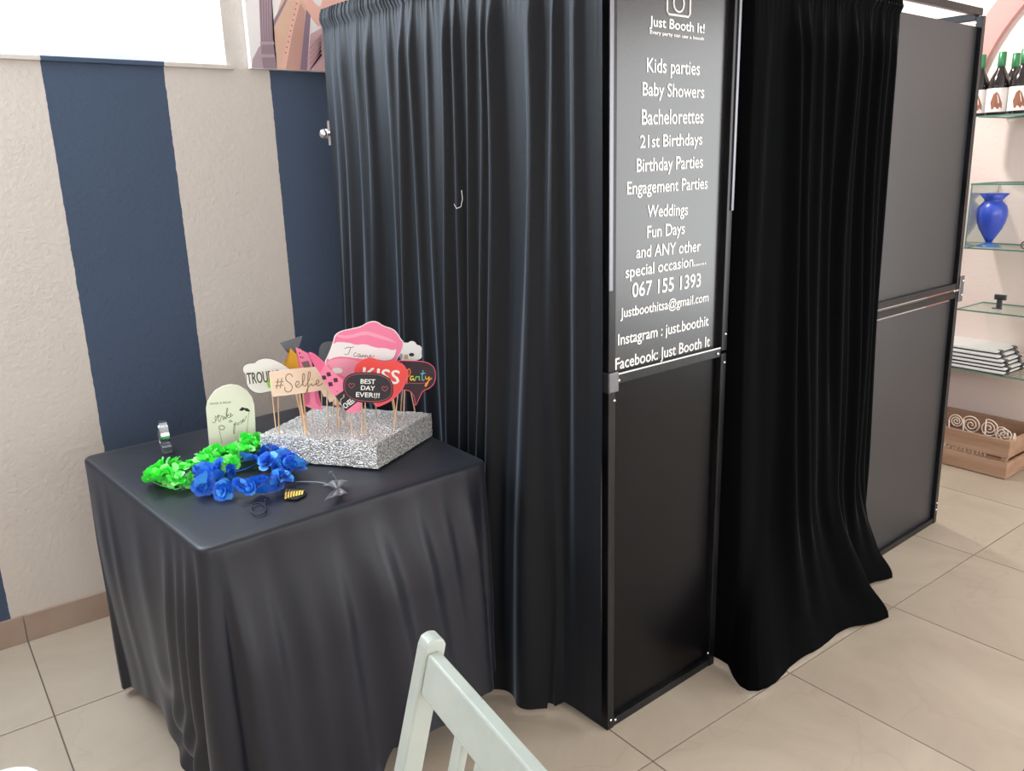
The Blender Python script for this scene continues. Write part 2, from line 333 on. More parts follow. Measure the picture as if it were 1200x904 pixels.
# raised wall face outside the arch (white) and pink band
def arc(r, n=40): return [(AY + r*math.cos(a), AZ + r*math.sin(a)) for a in [math.pi*k/n for k in range(n+1)]]
bm = bmesh.new(); T = .012
outer, inner = arc(AR+.115), arc(AR)
pts_o = [(AY+AR+.115, 0)] + outer + [(AY-AR-.115, 0)]; pts_i = [(AY+AR, 0)] + inner + [(AY-AR, 0)]
def strip(bm, A, B, x0, x1):
    ra = [[bm.verts.new((x, p[0], p[1])) for p in P] for P in (A, B) for x in (x0, x1)]
    a0, a1, b0, b1 = ra
    for k in range(len(A)-1):
        for q in ((a0[k], a0[k+1], b0[k+1], b0[k]), (a1[k], a1[k+1], b1[k+1], b1[k]), (a0[k], a0[k+1], a1[k+1], a1[k]), (b0[k], b0[k+1], b1[k+1], b1[k])): bm.faces.new(q)
strip(bm, pts_o, pts_i, NX, NX-.03); tag(finish('trim_1', bm, M['arch_pink']), 'dusty pink arched band around the shelf niche', 'trim', kind='structure')
bm = bmesh.new()
poly_o = [p for p in pts_o]
far = []
for p in poly_o:
    dx, dz = p[0]-AY, p[1]-AZ
    if p[1] <= AZ: far.append((WY-.001 if dx > 0 else .21, p[1]))
    else:
        s = min((WY-.001-AY)/dx if dx > 1e-6 else (.21-AY)/dx if dx < -1e-6 else 9, (2.75-AZ)/dz if dz > 1e-6 else 99); far.append((AY+dx*s, AZ+dz*s))
strip(bm, far, poly_o, NX, NX-.02); tag(finish('trim_2', bm, M['wall_white']), 'white plaster wall face outside the pink arch', 'trim', kind='structure')
bm = bmesh.new(); fy0, fy1 = Y0 - .15, Y0
box(bm, (X0-.15, fy0, -.1), (NX+.16, fy1, .95)); box(bm, (X0-.15, fy0, 2.5), (NX+.16, fy1, 2.8)); box(bm, (X0-.15, fy0, .95), (X0+.4, fy1, 2.5)); box(bm, (2.8, fy0, .95), (NX+.16, fy1, 2.5))
tag(finish('wall_front', bm, M['wall_peach']), 'peach plaster wall with wide shopfront windows behind the camera', 'wall', kind='structure')
bm = bmesh.new(); box(bm, (X0-.15, Y0, -.1), (X0, WY+.16, 2.8))
tag(finish('wall_left', bm, M['wall_peach']), 'peach plaster wall left of the camera', 'wall', kind='structure')
ce = boxo('ceiling', (X0-.15, Y0-.15, 2.75), (NX+.2, WY+.2, 2.85), M['ceil']); tag(ce, 'plain white ceiling above the booth', 'ceiling', kind='structure')
# ------------------------------------------------------------------ photo booth
BP = (1.3328, 1.3789); BA = .03928508
booth = empty('photo_booth', (*BP, 0), BA, 'black framed photo booth with black panels and white lettering on its corner', 'photo booth')
front = Plane(*BP, BA)
def bpart(name, bm, m, bevel=0, parent=None, smooth=False): return finish(name, bm, m, parent or booth, bevel=bevel, smooth=smooth)
def bbar(name, a, b, wx, wy, m=None, bevel=.0015):
    bm = bmesh.new(); bar(bm, a, b, wx, wy); return bpart(name, bm, m or M['frame'], bevel)
JZ = .98; LEAN = -.034      # s shift per metre of height at the far post
def lean(s, z): return s + (LEAN*z if s > 1.8 else -.0 * z)
W1, W2, W3 = .455, 1.262, 1.962; DEP = 1.29; HT = 1.955
# posts, in a lower and an upper length joined at JZ
for s0, y0 in ((.012, .012), (W1, .012), (W2, .012), (W3, .012), (.012, DEP), (W3, DEP)):
    for z0, z1 in ((0, JZ-.004), (JZ+.004, HT)):
        bbar('post', (lean(s0, z0), y0, z0), (lean(s0, z1), y0, z1), .024, .024)
def rail(a, b, w=.024, m=None): return bbar('rail', a, b, w, .024, m)
for z in (.012, JZ, HT+.012): rail((.024, .012, z), (W1-.012, .012, z), .02)
for z in (.012, JZ-.017, JZ+.017, HT+.012):
    rail((lean(W2, z)+.012, .012, z), (lean(W3, z)-.012, .012, z), .02)
rail((W1+.012, .012, HT+.012), (W2-.012, .012, HT+.012), .02)
for z in (.012, HT-.0):
    rail((.012, .024, z), (.012, DEP-.012, z)); rail((lean(W3, z), .024, z), (lean(W3, z), DEP-.012, z)); 
rail((.024, DEP, HT), (1.9, DEP, HT))
# sheets
def sheet(name, s0, s1, z0, z1, m, y=.016):
    bm = bmesh.new(); L0 = lambda s, z: lean(s, z) if s > 1.5 else s
    prism(bm, [(L0(s0, z0), z0), (L0(s1, z0), z0), (L0(s1, z1), z1), (L0(s0, z1), z1)], lambda u, v, d: (u, d, v), y, y+.004); return bpart(name, bm, m)
sheet('panel_sheet', .024, W1-.012, .024, JZ-.012, M['panel'])
sheet('panel_sheet', W2+.012, W3-.012, .024, JZ-.040, M['panel_plain'])
sheet('panel_sheet', W2+.012, W3-.012, JZ+.029, HT-.035, M['panel_plain'])
sign = sheet('sign_board', .024, W1-.012, JZ+.012, HT+.002, M['signboard'])
# edge strips standing in for the silver reflection on the upper front posts, clamp and joint plates, screws
for s0 in (0.006,): 
    bm = bmesh.new(); box(bm, (-.003, -.004, 1.20), (.010, .0, HT)); bpart('edge_strip', bm, M['alu'], .001)
bm = bmesh.new(); box(bm, (W1+.002, -.004, 1.36), (W1+.012, 0, HT)); bpart('edge_strip', bm, M['alu'], .001)
bm = bmesh.new(); box(bm, (.026, -.0005, JZ+.0125), (W1-.016, .002, JZ+.0155)); tag(bpart('edge_strip', bm, M['white']), 'thin white line along the lower edge of the sign')
for (a, b, c, d) in ((-.006, .030, JZ-.028, JZ+.022),):
    bm = bmesh.new(); box(bm, (a, -.006, c), (b, 0, d)); box(bm, (-.006, -.006, c), (0, .03, d)); bpart('joint_plate', bm, M['alu'], .002)
bm = bmesh.new(); box(bm, (lean(W3, JZ)+.006, -.004, JZ-.045), (lean(W3, JZ)+.042, .0, JZ+.055)); jp = tag(bpart('hinge_plate', bm, M['alu'], .002), 'grey steel hinge plate at mid height')
def screw(s, z, y=-.001, r=.0042, par=None):
    bm = bmesh.new(); lathe(bm, [(r, 0), (r*.9, -.0015), (r*.45, -.0028)], (s, y, z), 10, axis=1); return bpart('screw', bm, M['screw'], smooth=False, parent=par)
for s, z, y in ((.036, JZ-.002, 0), (W1-.028, JZ-.0, 0), (W1+.004, JZ+.05, 0), (W1+.004, JZ-.03, 0), (.02, JZ-.05, 0), (.03, .02, 0), (W1-.02, .05, 0), (.012, .028, 0),
                (W2+.01, JZ-.02, 0), (W2+.008, JZ-.05, 0), (W2+.02, JZ+.0, 0), (lean(W3, JZ)-.03, JZ-.0, 0), (lean(W3, .05), .06, 0), (lean(W3, .05), .09, 0), (lean(W3, HT)-.005, HT+.004, 0), (lean(W3, HT)-.07, HT-.028, .0), (W2+.02, HT, 0)):
    screw(s, z, y)
for z in (JZ-.02, JZ+.035): screw(lean(W3, JZ)+.03, z, -.004, .005, jp)
# rear clamp with knob
bm = bmesh.new(); box(bm, (-.006, DEP-.020, 1.575), (0, DEP+.02, 1.655)); cp = tag(bpart('clamp_plate', bm, M['screw'], .001), 'bright steel clamp plate on the rear post')
bm = bmesh.new(); lathe(bm, [(.008, -.006), (.008, -.02), (.016, -.022), (.017, -.034), (.012, -.042), (.006, -.044)], (0, DEP, 1.612), 16, axis=0); bpart('clamp_knob', bm, M['screw'], smooth=True, parent=cp)
# lettering
def z3(x, y): return front(700 + x/3.617, y/3.617)
def z4(x, y): return front(700 + x/3.617, 230 + y/3.617)
lines = [(z3, 'Just Booth It!', 243, 105, 475, 138, 43, .0007), (z3, 'Every party can use a booth', 245, 138, 472, 168, 15, .0004),
 (z3, 'Kids parties', 232, 302, 455, 316, 62, .0006), (z3, 'Baby Showers', 213, 402, 473, 414, 58, .0006), (z3, 'Bachelorettes', 210, 527, 470, 521, 66, .0006),
 (z3, '21st Birthdays', 203, 626, 465, 612, 54, .0006), (z3, 'Birthday Parties', 188, 729, 467, 710, 58, .0006), (z3, 'Engagement Parties', 147, 825, 487, 800, 55, .0006),
 (z4, 'Weddings', 232, 90, 403, 80, 52, .0006), (z4, 'Fun Days', 232, 179, 390, 160, 52, .0006), (z4, 'and ANY other', 185, 265, 457, 235, 52, .0006), (z4, 'special occasion......', 140, 350, 480, 290, 50, .0006),
 (z4, '067 155 1393', 168, 432, 457, 385, 62, .0007), (z4, 'Justboothitsa@gmail.com', 118, 520, 490, 448, 42, .0006), (z4, 'Instagram : just.boothit', 108, 637, 490, 551, 48, .0006), (z4, 'Facebook: Just Booth It', 96, 742, 495, 640, 50, .0006)]
fnb = lambda u, v, d: (u, d, v)
for f, t, xa, ya, xb, yb, cap, bold in lines:
    bm = bmesh.new(); p0, p1 = f(xa, ya), f(xb, yb); top = f(xa, ya-cap)
    put_text(bm, t, fnb, p0, p1, abs(top.y - p0.y), .0150, bold=bold)
    tag(bpart('lettering', bm, M['white'], parent=sign), 'white words ' + t.split('@')[0] if '@' not in t and not t[0:3] == '067' else None)
# camera emblem above the name
bm = bmesh.new(); cpos = z3(367, 10); wv = (z3(415, 30) - z3(318, 30)).length/2
tube(bm, [(cpos.x + wv*.45*math.cos(a), .0150, cpos.y + wv*.45*math.sin(a)) for a in [k*math.pi/10 for k in range(20)]], .0022, 6, closed=True)
pts = [(-1, .9), (-1, -.55), (-.85, -.75), (.85, -.75), (1, -.55), (1, .9), (.45, .9), (.35, 1.15), (-.35, 1.15), (-.45, .9)]
tube(bm, [(cpos.x + wv*a, .0150, cpos.y + wv*b*.85) for a, b in pts], .0025, 6, closed=True)
tag(bpart('camera_emblem', bm, M['white'], parent=sign), 'white line drawing of a camera')
# ------------------------------------------------------------------ curtains
def smooth01(x): x = max(0, min(1, x)); return x*x*(3-2*x)
rnd = random.Random(3)
side_r = [(-.02+1.072, 1.025, 2.2, .016), (.963, 1.03, 1.6, .014), (.87, .90, 1.3, .009), (.776, .841, 1.7, .020), (.745, .706, 1.4, .016), (.66, .65, 1.2, .010),
          (.581, .612, 1.2, .018), (.526, .573, 1.2, .016), (.465, .496, 1.3, .020), (.415, .45, 1.3, .018), (.359, .362, 1.8, .024), (.223, .2, 2.3, .026), (.146, .141, 1.6, .018), (.074, .098, 1.6, .018), (1.14, 1.16, 2.0, .014), (1.19, 1.24, 1.6, .010)]
front_r = [(.50, .48, 2.2, .010), (.559, .508, 2.0, .012), (.66, .74, 1.8, .030), (.726, .80, 1.5, .026), (.80, .86, 1.5, .014), (.882, .906, 1.6, .022), (.962, .95, 1.7, .028), (1.01, 1.02, 1.3, .016), (1.056, 1.085, 1.5, .024), (1.121, 1.15, 1.4, .022), (1.18, 1.20, 1.3, .016), (1.225, 1.235, 1.2, .014)]
def folds(ridges, s, k, amp=1.0):     # k: 0 top .. 1 bottom
    v = 0
    for a, b, w_, h in ridges:
        c = a + (b-a)*k + .007*math.sin(k*4 + a*40); w = .0150*w_*(.8 + .5*k); x = (s-c)/w
        if abs(x) < 3.2: v += h*math.exp(-x*x*(1.4 if x < 0 else .8))*amp
    return v
def curtain(name, S0, S1, ztop, ridges, spread, m, axis, label, cat_label, amp=1.0, NS=420, NZ=90, base=.018, hem=None):
    bm = bmesh.new(); rows = []
    for j in range(NZ+1):
        k = j/NZ; row = []
        for i in range(NS+1):
            t = i/NS; s = S0 + (S1-S0)*t; zb = hem(t) if hem else .012
            z = ztop + (zb - ztop)*k
            drop = ztop - z
            # header: rod pocket with fine gathers
            fine = (math.sin(s*310 + 2*math.sin(s*37)) + .6*math.sin(s*570 + 3*math.sin(s*61)))*.5
            ga = .0028*math.exp(-(drop/.075)**2) + .0005*math.exp(-(drop/.25)**2)
            rod = .009*math.exp(-((drop-.030)/.020)**2) - .003*math.exp(-((drop-.056)/.008)**2)
            kk = smooth01((drop-.045)/.16)
            f = folds(ridges, s, k, amp)*(.22 + .78*kk)*(1 if drop > .05 else .4)
            f += .012*noise.noise(Vector((s*7, z*.9, 3.1)))*kk + .004*noise.noise(Vector((s*20, z*1.6, 7)))*kk
            o = base + rod + fine*ga + f
            s2, o2, z2 = spread(t, s, o, z, k)
            row.append(bm.verts.new(axis(s2, o2, z2)))
        rows.append(row)
    for j in range(NZ):
        for i in range(NS): bm.faces.new((rows[j][i], rows[j][i+1], rows[j+1][i+1], rows[j+1][i]))
    o = finish(name, bm, m, smooth=True); tag(o, label, 'curtain'); return o
U = Vector((math.cos(BA), math.sin(BA))); V = Vector((-math.sin(BA), math.cos(BA)))
def ax_side(s, o, z): p = Vector(BP) + V*s - U*o; return (p.x, p.y, z)
def ax_front(s, o, z): p = Vector(BP) + U*s - V*o; return (p.x, p.y, z)
def spread_side(t, s, o, z, k):
    b = smooth01((k-.15)/.85)
    bulge = .085*b*smooth01((s-.13)/.12)*(1-.75*smooth01((s-.36)/.2))
    amp = 1.25 + .5*k if s > .14 else 1 - .6*smooth01((k-.5)/.4)
    return s + (.03*k if s > 1.2 else 0), .006 + (o-.018)*amp + .012 + bulge, z
c1 = curtain('curtain', .004, 1.262, 1.995, side_r, spread_side, M['velvet_side'], ax_side, 'wide gathered black velvet curtain on the booth side behind the props table', 'curtain', 1.0, 520, 100, hem=lambda t: .012 if t > .13 else .03)
hem_pts = [(.452, -.032), (.472, -.030), (.474, .045), (.445, .085), (.422, .125), (.415, .160), (.430, .182), (.46, .192), (.50, .192), (.55, .180), (.605, .172), (.66, .176), (.719, .181), (.80, .175), (.866, .176), (.95, .19), (1.00, .205), (1.085, .238), (1.09, .20), (1.12, .14), (1.175, .083), (1.22, .085), (1.30, .10), (1.372, .112), (1.35, .08), (1.28, .01)]
def hemline(t):
    L = [0]
    for a, b in zip(hem_pts, hem_pts[1:]): L.append(L[-1] + math.hypot(a[0]-b[0], a[1]-b[1]))
    # spend the width evenly along arc length
    d = t*L[-1]
    for i in range(len(L)-1):
        if d <= L[i+1] + 1e-9:
            f = (d - L[i])/(L[i+1]-L[i]); a, b = hem_pts[i], hem_pts[i+1]; return a[0]+(b[0]-a[0])*f, a[1]+(b[1]-a[1])*f
    return hem_pts[-1]
def spread_front(t, s, o, z, k):
    hs, ho = hemline(t); k1 = .75*smooth01((k-.74)/.26)**1.3 + .25*smooth01((k-.93)/.07); k0 = smooth01((k-.1)/.8)*.10
    g = k0*(1-k1) + k1
    s2 = s + (hs - s)*(k1) ; oo = o*(1+.5*k); oo = -.034 + (oo+.034)*smooth01((t-.022)/.04)
    o2 = oo + (ho - oo)*k1 + .035*smooth01((k-.25)/.6)*(1-k1)*math.sin(math.pi*t)
    return s2, o2, z + .006*math.sin(t*40)*k1
c2 = curtain('curtain', .450, 1.248, 1.955, front_r, spread_front, M['velvet_front'], ax_front, 'black velvet door curtain between the lettered panel and the plain panel, pooling on the tiles', 'curtain', 1.0, 340, 110)
tp_ = [Plane(*BP, BA + math.pi/2)(px, py) for px, py in ((564, 222), (565, 232), (563, 241), (558, 243), (555, 238))]
bm = bmesh.new(); tube(bm, [ax_side(p.x, .066, p.y) for p in tp_], .0007, 5); tag(finish('loose_thread', bm, M['white'], c1), 'short pale loose thread hanging on the velvet')
# curtain rods
bm = bmesh.new(); tube(bm, [ax_side(s, .018, 1.967) for s in (.02, 1.27)], .008, 10); tag(finish('curtain_rod', bm, M['frame'], smooth=True), 'thin black rod through the top pocket of the side curtain', 'curtain rod')
bm = bmesh.new(); tube(bm, [ax_front(s, .018, 1.925) for s in (.468, 1.25)], .008, 10); tag(finish('curtain_rod', bm, M['frame'], smooth=True), 'thin black rod through the top pocket of the door curtain', 'curtain rod')
# ------------------------------------------------------------------ table and cloth
TZ = .75
quad = [Vector(p) for p in ((.405, 1.60), (1.155, 1.640), (1.165, 2.49), (.335, 2.42))]
cen = sum(quad, Vector((0, 0)))/4
tbl = empty('folding_table', (cen.x, cen.y, 0), 0, 'square table hidden under the charcoal cloth in the striped corner', 'table')
bm = bmesh.new(); prism(bm, [(p - cen)*.94 for p in quad], lambda u, v, d: (u, v, d), TZ-.035, TZ-.006); finish('tabletop', bm, M['sill'], tbl)
for p in quad:
    q = (p - cen)*.66; bm = bmesh.new(); tube(bm, [(q.x, q.y, 0), (q.x, q.y, TZ-.035)], .014, 10); finish('leg', bm, M['alu'], tbl)
def perim(n_edge=90, rc=.035):
    out = []; n = len(quad)
    for i in range(n):
        p0, p, p1 = quad[i-1], quad[i], quad[(i+1) % n]
        a = (p0 - p).normalized(); b = (p1 - p).normalized()
        A = p + a*rc; B = p + b*rc
        for k in range(10):
            t = k/9; q = (A*(1-t)**2 + p*2*t*(1-t) + B*t*t); nn = (-(a*(1-t) + b*t)).normalized(); 
            na = Vector((a.y, -a.x)); nb = Vector((-b.y, b.x)); 
            if na.dot(-b) < 0: na = -na
            if nb.dot(-a) < 0: nb = -nb
            out.append((q, (na*(1-t) + nb*t).normalized(), i + t*.0, 'c', i, t))
        C = p1 + (p - p1).normalized()*rc
        for k in range(1, n_edge):
            t = k/n_edge; nb = Vector((-b.y, b.x)); 
            if nb.dot(-a) < 0: nb = -nb
            out.append((B*(1-t) + C*t, nb, i, 'e', i, t))
    return out
P_ = perim()
bm = bmesh.new(); rows = []
# per perimeter sample: distance along, fold functions
dist = [0]
for a, b in zip(P_, P_[1:]): dist.append(dist[-1] + (b[0]-a[0]).length)
def edgecoord(rec): # (edge index, 0..1 along) with corners mapped to the near end
    return rec[4], rec[5] if rec[3] == 'e' else None
# folds along the front edge (edge 0: near corner -> right) and left edge (edge 3: far left -> near corner)
front_f = [(.02, .03, 1.2, .045), (.10, .125, 1.7, .050), (.235, .235, 1.4, .040), (.34, .37, 1.9, .060), (.50, .60, 2.3, .070), (.68, .755, 1.8, .055), (.80, .86, 1.4, .036), (.93, .95, 1.4, .042)]
left_f = [(.08, .12, 1.8, .022), (.20, .26, 1.2, .018), (.50, .52, 2.0, .012), (.78, .70, 1.2, .024), (.87, .80, .9, .028), (.94, .90, .9, .034)]
back_f = [(x/9+.05, x/9+.05, 2.0, .02) for x in range(9)]
NR = 70
for r in range(16):        # top rings
    f = (r+1)/16
    row = []
    for rec in P_:
        q = cen + (rec[0]-cen)*f*.985 - rec[1]*.004
        h = .0015*noise.noise(Vector((q.x*7, q.y*7, 1))) - .001*max(0, noise.noise(Vector((q.x*16 + q.y*22, q.y*3, 4))))
        row.append(bm.verts.new((q.x, q.y, TZ + h*(1 if f < .9 else .4))))
    rows.append(row)
cv = bm.verts.new((cen.x, cen.y, TZ))
for k in range(1, 5):
    a = k/4*math.pi/2; rr = .010
    rows.append([bm.verts.new((rec[0].x - rec[1].x*rr*(1-math.sin(a)), rec[0].y - rec[1].y*rr*(1-math.sin(a)), TZ - rr*(1-math.cos(a)))) for rec in P_])
def hemz(rec):
    i, t = rec[4], rec[5]
    if rec[3] == 'c': return {0: .004, 1: .13, 2: .1, 3: .03}[i]
    if i == 0: return .004 + .118*smooth01((t-.40)/.12) + .01*math.sin(t*23)*(t > .5)
    if i == 1: return .12
    if i == 2: return .1 - .07*t
    return .004 + .026*(1-t) + .09*math.sin(math.pi*min(1, t*.97))**.8
for j in range(1, NR+1):
    k = j/NR; row = []
    for rec in P_:
        i, t = rec[4], rec[5]; q, nn = rec[0], rec[1]; hz = hemz(rec); z = (TZ-.010) + (hz - (TZ-.010))*k
        if rec[3] == 'c': t = 0.0 if i != 3 else 0.0
        g = smooth01((k+.05)/.45)*.8 + .2*k
        fl = {0: front_f, 1: left_f, 2: back_f, 3: left_f}[i]; v = 0
        L = .76 if i != 3 else .82
        for a, b, w_, h in fl:
            c = a + (b-a)*k; w = .026*w_*(1 + .45*k)/L; x = (t-c)/w
            if abs(x) < 3.5: v += h*math.exp(-x*x*(1.3 if x > 0 else .75))
        if rec[3] == 'c': # bell out at the corners
            v = .030*math.sin(math.pi*rec[5])*1.0 + (.012 if i == 0 else .0) + (.03*math.exp(-((0-.04)/.03)**2) if i == 0 else 0)
        if i == 1: v *= .35
        if i == 3 and rec[3] == 'e': v *= .35 + .65*smooth01((t-.3)/.4)
        if i == 3 and rec[3] == 'c': v *= .2
        out = v*g + (.012*k if i in (0, 2) else 0)
        if i == 3 and rec[3] == 'e':   # slack swags near the foot of the left side
            sw = smooth01((t-.35)/.5)*smooth01((k-.6)/.3); out += .020*sw*math.sin((z*30 + t*9.0)) 
            out -= .02*smooth01((k-.4)/.6)*(1-t)
        out += .004*noise.noise(Vector((q.x*6, q.y*6, z*4)))*g
        # soft flare where it meets the floor
        if hz < .03: out += .02*smooth01((k-.9)/.1)
        row.append(bm.verts.new((q.x + nn.x*out, q.y + nn.y*out, z)))
    rows.append(row)
n = len(P_)
for k in range(n): bm.faces.new((cv, rows[0][k], rows[0][(k+1) % n]))
for A, B in zip(rows, rows[1:]):
    for k in range(n): bm.faces.new((A[k], A[(k+1) % n], B[(k+1) % n], B[k]))
tag(finish('tablecloth', bm, M['cloth'], smooth=True), 'charcoal stretch tablecloth draped in folds over the props table', 'tablecloth')
# ------------------------------------------------------------------ silver block
bz0, bz1 = TZ+.003, .822
bc = [Vector(p) for p in ((.902, 1.770), (1.150, 1.905), (.945, 2.195), (.705, 2.045))]
bm = bmesh.new(); N = 34
def bil(a, b): return bc[0]*(1-a)*(1-b) + bc[1]*a*(1-b) + bc[2]*a*b + bc[3]*(1-a)*b
def jit(v, am=.0022):
    return v + Vector((noise.noise(v*95), noise.noise(v*95 + Vector((9, 0, 0))), noise.noise(v*95 + Vector((0, 9, 0)))))*am
def grid(fn, na, nb):
    g = [[bm.verts.new(jit(fn(i/na, j/nb))) for i in range(na+1)] for j in range(nb+1)]
    for j in range(nb):
        for i in range(na): bm.faces.new((g[j][i], g[j][i+1], g[j+1][i+1], g[j+1][i]))
grid(lambda a, b: Vector((*bil(a, b), bz1 + .003*noise.noise(Vector((a*5, b*5, 0))) )), 60, 60)
grid(lambda a, b: Vector((*bil(a, b), bz0 + .002)), 8, 8)
for k in range(4):
    p, q = bc[k], bc[(k+1) % 4]
    grid(lambda a, b: Vector((*(p*(1-a)+q*a), bz0+.002 + (bz1-bz0-.002)*b)), 60, 14)
bmesh.ops.remove_doubles(bm, verts=bm.verts[:], dist=.0016)
tag(finish('foam_block', bm, M['foil'], smooth=False), 'silver glitter foam block holding the prop sticks on the table', 'foam block')
# ------------------------------------------------------------------ props on sticks
def face_plane(px, py, yaw=0, z=.82, push=0):
    b = at(px, py, z); d = Vector((b.x, b.y)); L = d.length; d = d/L*(L+push); return Plane(d.x, d.y, math.atan2(b.y, b.x) - math.pi/2 + math.radians(yaw))
class Zm:
    def __init__(s, ox, oy, sc): s.o = (ox, oy, sc)
    def __call__(s, x, y): return s.o[0] + x/s.o[2], s.o[1] + y/s.o[2]
Z6, Z7, Z2, ZB = Zm(280, 380, 7.533), Zm(380, 370, 6.957), Zm(270, 370, 4.8), Zm(170, 440, 8.571)
def smooth_poly(P, it=2):
    for _ in range(it):
        Q = []
        for a, b in zip(P, P[1:] + P[:1]): Q += [a*.75 + b*.25, a*.25 + b*.75]
        P = Q
    return P
class Card:
    def __init__(s, name, label, cat, plane, zm, group=None):
        s.pl, s.zm = plane, zm; s.root = empty(name, (plane.p.x, plane.p.y, .82), plane.a, label, cat, group)
        s.layer = 0
    def fn(s, u, v, d): return (u, -d, v - .82)
    def P(s, pts, it=1):
        q = [s.pl(*s.zm(*p)) for p in pts]; return smooth_poly(q, it) if it else q
    def shape(s, name, pts, m, t=.002, it=1, label=None, parent=None):
        bm = bmesh.new(); d0 = s.layer; prism(bm, s.P(pts, it), s.fn, d0, d0 + t)
        o = finish(name, bm, m, parent or s.root); s.layer = d0 + t; s.face = o
        if label: o['label'] = label
        return o
    def text(s, txt, a, b, cap, m, shear=0, bold=0, parent=None, name='lettering', label=None):
        bm = bmesh.new(); p0, p1 = s.pl(*s.zm(*a)), s.pl(*s.zm(*b)); h = abs(s.pl(*s.zm(a[0], a[1]-cap)).y - p0.y)
        put_text(bm, txt, s.fn, p0, p1, h, s.layer + .0004, shear, bold)
        o = finish(name, bm, m, parent or s.root)
        if label: o['label'] = label
        return o
    def script(s, strokes, m, r=.0008, name='lettering', label=None):
        bm = bmesh.new()
        for st in strokes:
            q = [s.pl(*s.zm(*p)) for p in st]
            for _ in range(2 if len(q) > 2 else 0):
                Q = [q[0]]
                for a, b in zip(q, q[1:]): Q += [a*.75 + b*.25, a*.25 + b*.75]
                q = Q + [q[-1]]
            tube(bm, [s.fn(p.x, p.y, s.layer) for p in q], r, 6)
        o = finish(name, bm, m, s.root)
        if label: o['label'] = label
        return o
    def line(s, pts, m, r=.0008, closed=False, name='outline', it=0, label=None, parent=None):
        bm = bmesh.new(); q = s.P(pts, it); tube(bm, [s.fn(p.x, p.y, s.layer) for p in q], r, 6, closed); o = finish(name, bm, m, parent or s.root)
        if label: o['label'] = label
        return o
    def stick(s, top, bot, r=.0016):       # top px, bottom px on block
        b = at(*bot, z=.822); a = s.pl(*top); inv = (Matrix.Translation((s.pl.p.x, s.pl.p.y, .82)) @ Matrix.Rotation(s.pl.a, 4, 'Z')).inverted()
        bl = inv @ b; al = Vector((a.x, .0018, a.y - .82)); dirn = (al - bl).normalized()
        bm = bmesh.new(); tube(bm, [bl - dirn*.02, al + dirn*.012], r, 8); return finish('stick', bm, M['stick'], s.root)
def circ(cx, cy, r, n=20, ry=None): return [(cx + r*math.cos(2*math.pi*k/n), cy + (ry or r)*math.sin(2*math.pi*k/n)) for k in range(n)]
G = 'photo booth props on sticks'
# speech cloud "TROUBLE"
c = Card('prop_sign', 'white speech cloud prop with dark lettering TROU, leftmost on the silver block', 'photo prop', face_plane(327, 495, -6), Z6, G)
cloud = [(30, 400), (45, 360), (95, 342), (135, 345), (165, 315), (225, 298), (290, 305), (350, 330), (405, 362), (455, 398), (475, 440), (450, 500), (400, 555), (320, 585), (250, 598), (190, 612), (130, 600), (82, 560), (62, 510), (70, 460), (48, 440)]
c.shape('card', cloud, M['lightcloud']); c.line(cloud, M['ink'], .0007, True, it=1)
c.text('TROUBLE', (80, 528), (365, 500), 100, M['ink'], bold=.0005)
c.shape('lime_patch', [(245, 480), (270, 470), (290, 500), (285, 560), (262, 565), (248, 530)], M['lime'], .0004)
c.stick((319, 462), (323, 500)); 
# martini glass
c = Card('prop_glass', 'dark grey cocktail glass shaped prop standing above the gold crown', 'photo prop', face_plane(349, 485, 4), Z6, G)
c.shape('card', [(360, 165), (560, 103), (528, 205), (500, 300), (470, 300), (430, 225)], M['smoke_plastic'], it=0); c.stick((344, 418), (352, 486))
# gold crown
c = Card('paper_crown', 'gold glitter crown prop behind the hashtag sign', 'photo prop', face_plane(352, 490, 0), Z6, G)
c.shape('card', [(437, 330), (455, 208), (500, 262), (545, 212), (560, 400), (480, 410), (400, 358), (385, 345)], M['gold'], it=0); c.stick((348, 430), (354, 492))
# hashtag sign
c = Card('prop_sign', 'cream rectangular prop sign lettered #Selfie in bronze script', 'photo prop', face_plane(356, 503, 14), Z6, G)
c.shape('card', [(262, 432), (275, 418), (690, 372), (715, 380), (775, 565), (765, 580), (305, 642), (290, 635)], M['cream'], it=1)
c.script([[(345, 480), (330, 570)], [(378, 472), (362, 565)], [(322, 512), (392, 505)], [(318, 545), (388, 536)],
 [(472, 462), (455, 437), (425, 440), (408, 470), (415, 500), (450, 520), (472, 550), (460, 590), (425, 600), (400, 580), (405, 555)],
 [(500, 545), (525, 535), (530, 510), (512, 500), (497, 520), (500, 550), (520, 562), (545, 545), (572, 500), (580, 450), (568, 430), (556, 455), (560, 530), (575, 550), (590, 540), (620, 490), (630, 430), (618, 415), (606, 440), (608, 560), (600, 610), (590, 600), (605, 560), (640, 520), (638, 535), (650, 545), (668, 530), (700, 520), (706, 498), (690, 490), (676, 510), (682, 538), (705, 545), (738, 520)], [(643, 480), (646, 484)]], M['bronze_ink'], .0012)
c.stick((326, 462), (327, 509)); c.stick((347, 460), (356, 500), .0022); c.stick((351, 460), (359, 511), .0022); c.stick((355, 459), (360, 505), .0022)
# cream fan behind
c = Card('prop_fan', 'cream scalloped card prop low behind the checkered pink bottle', 'photo prop', face_plane(392, 480, 0), Z6, G)
c.shape('card', [(640, 380), (760, 420), (800, 540), (880, 660), (905, 715), (870, 700), (850, 720), (825, 680), (800, 690), (775, 640), (745, 640), (728, 590), (690, 560)], M['cream'], it=0)
c.stick((383, 458), (384, 500)); c.stick((377, 458), (377, 478)); c.stick((391, 468), (390, 485)); c.stick((396, 470), (398, 500))
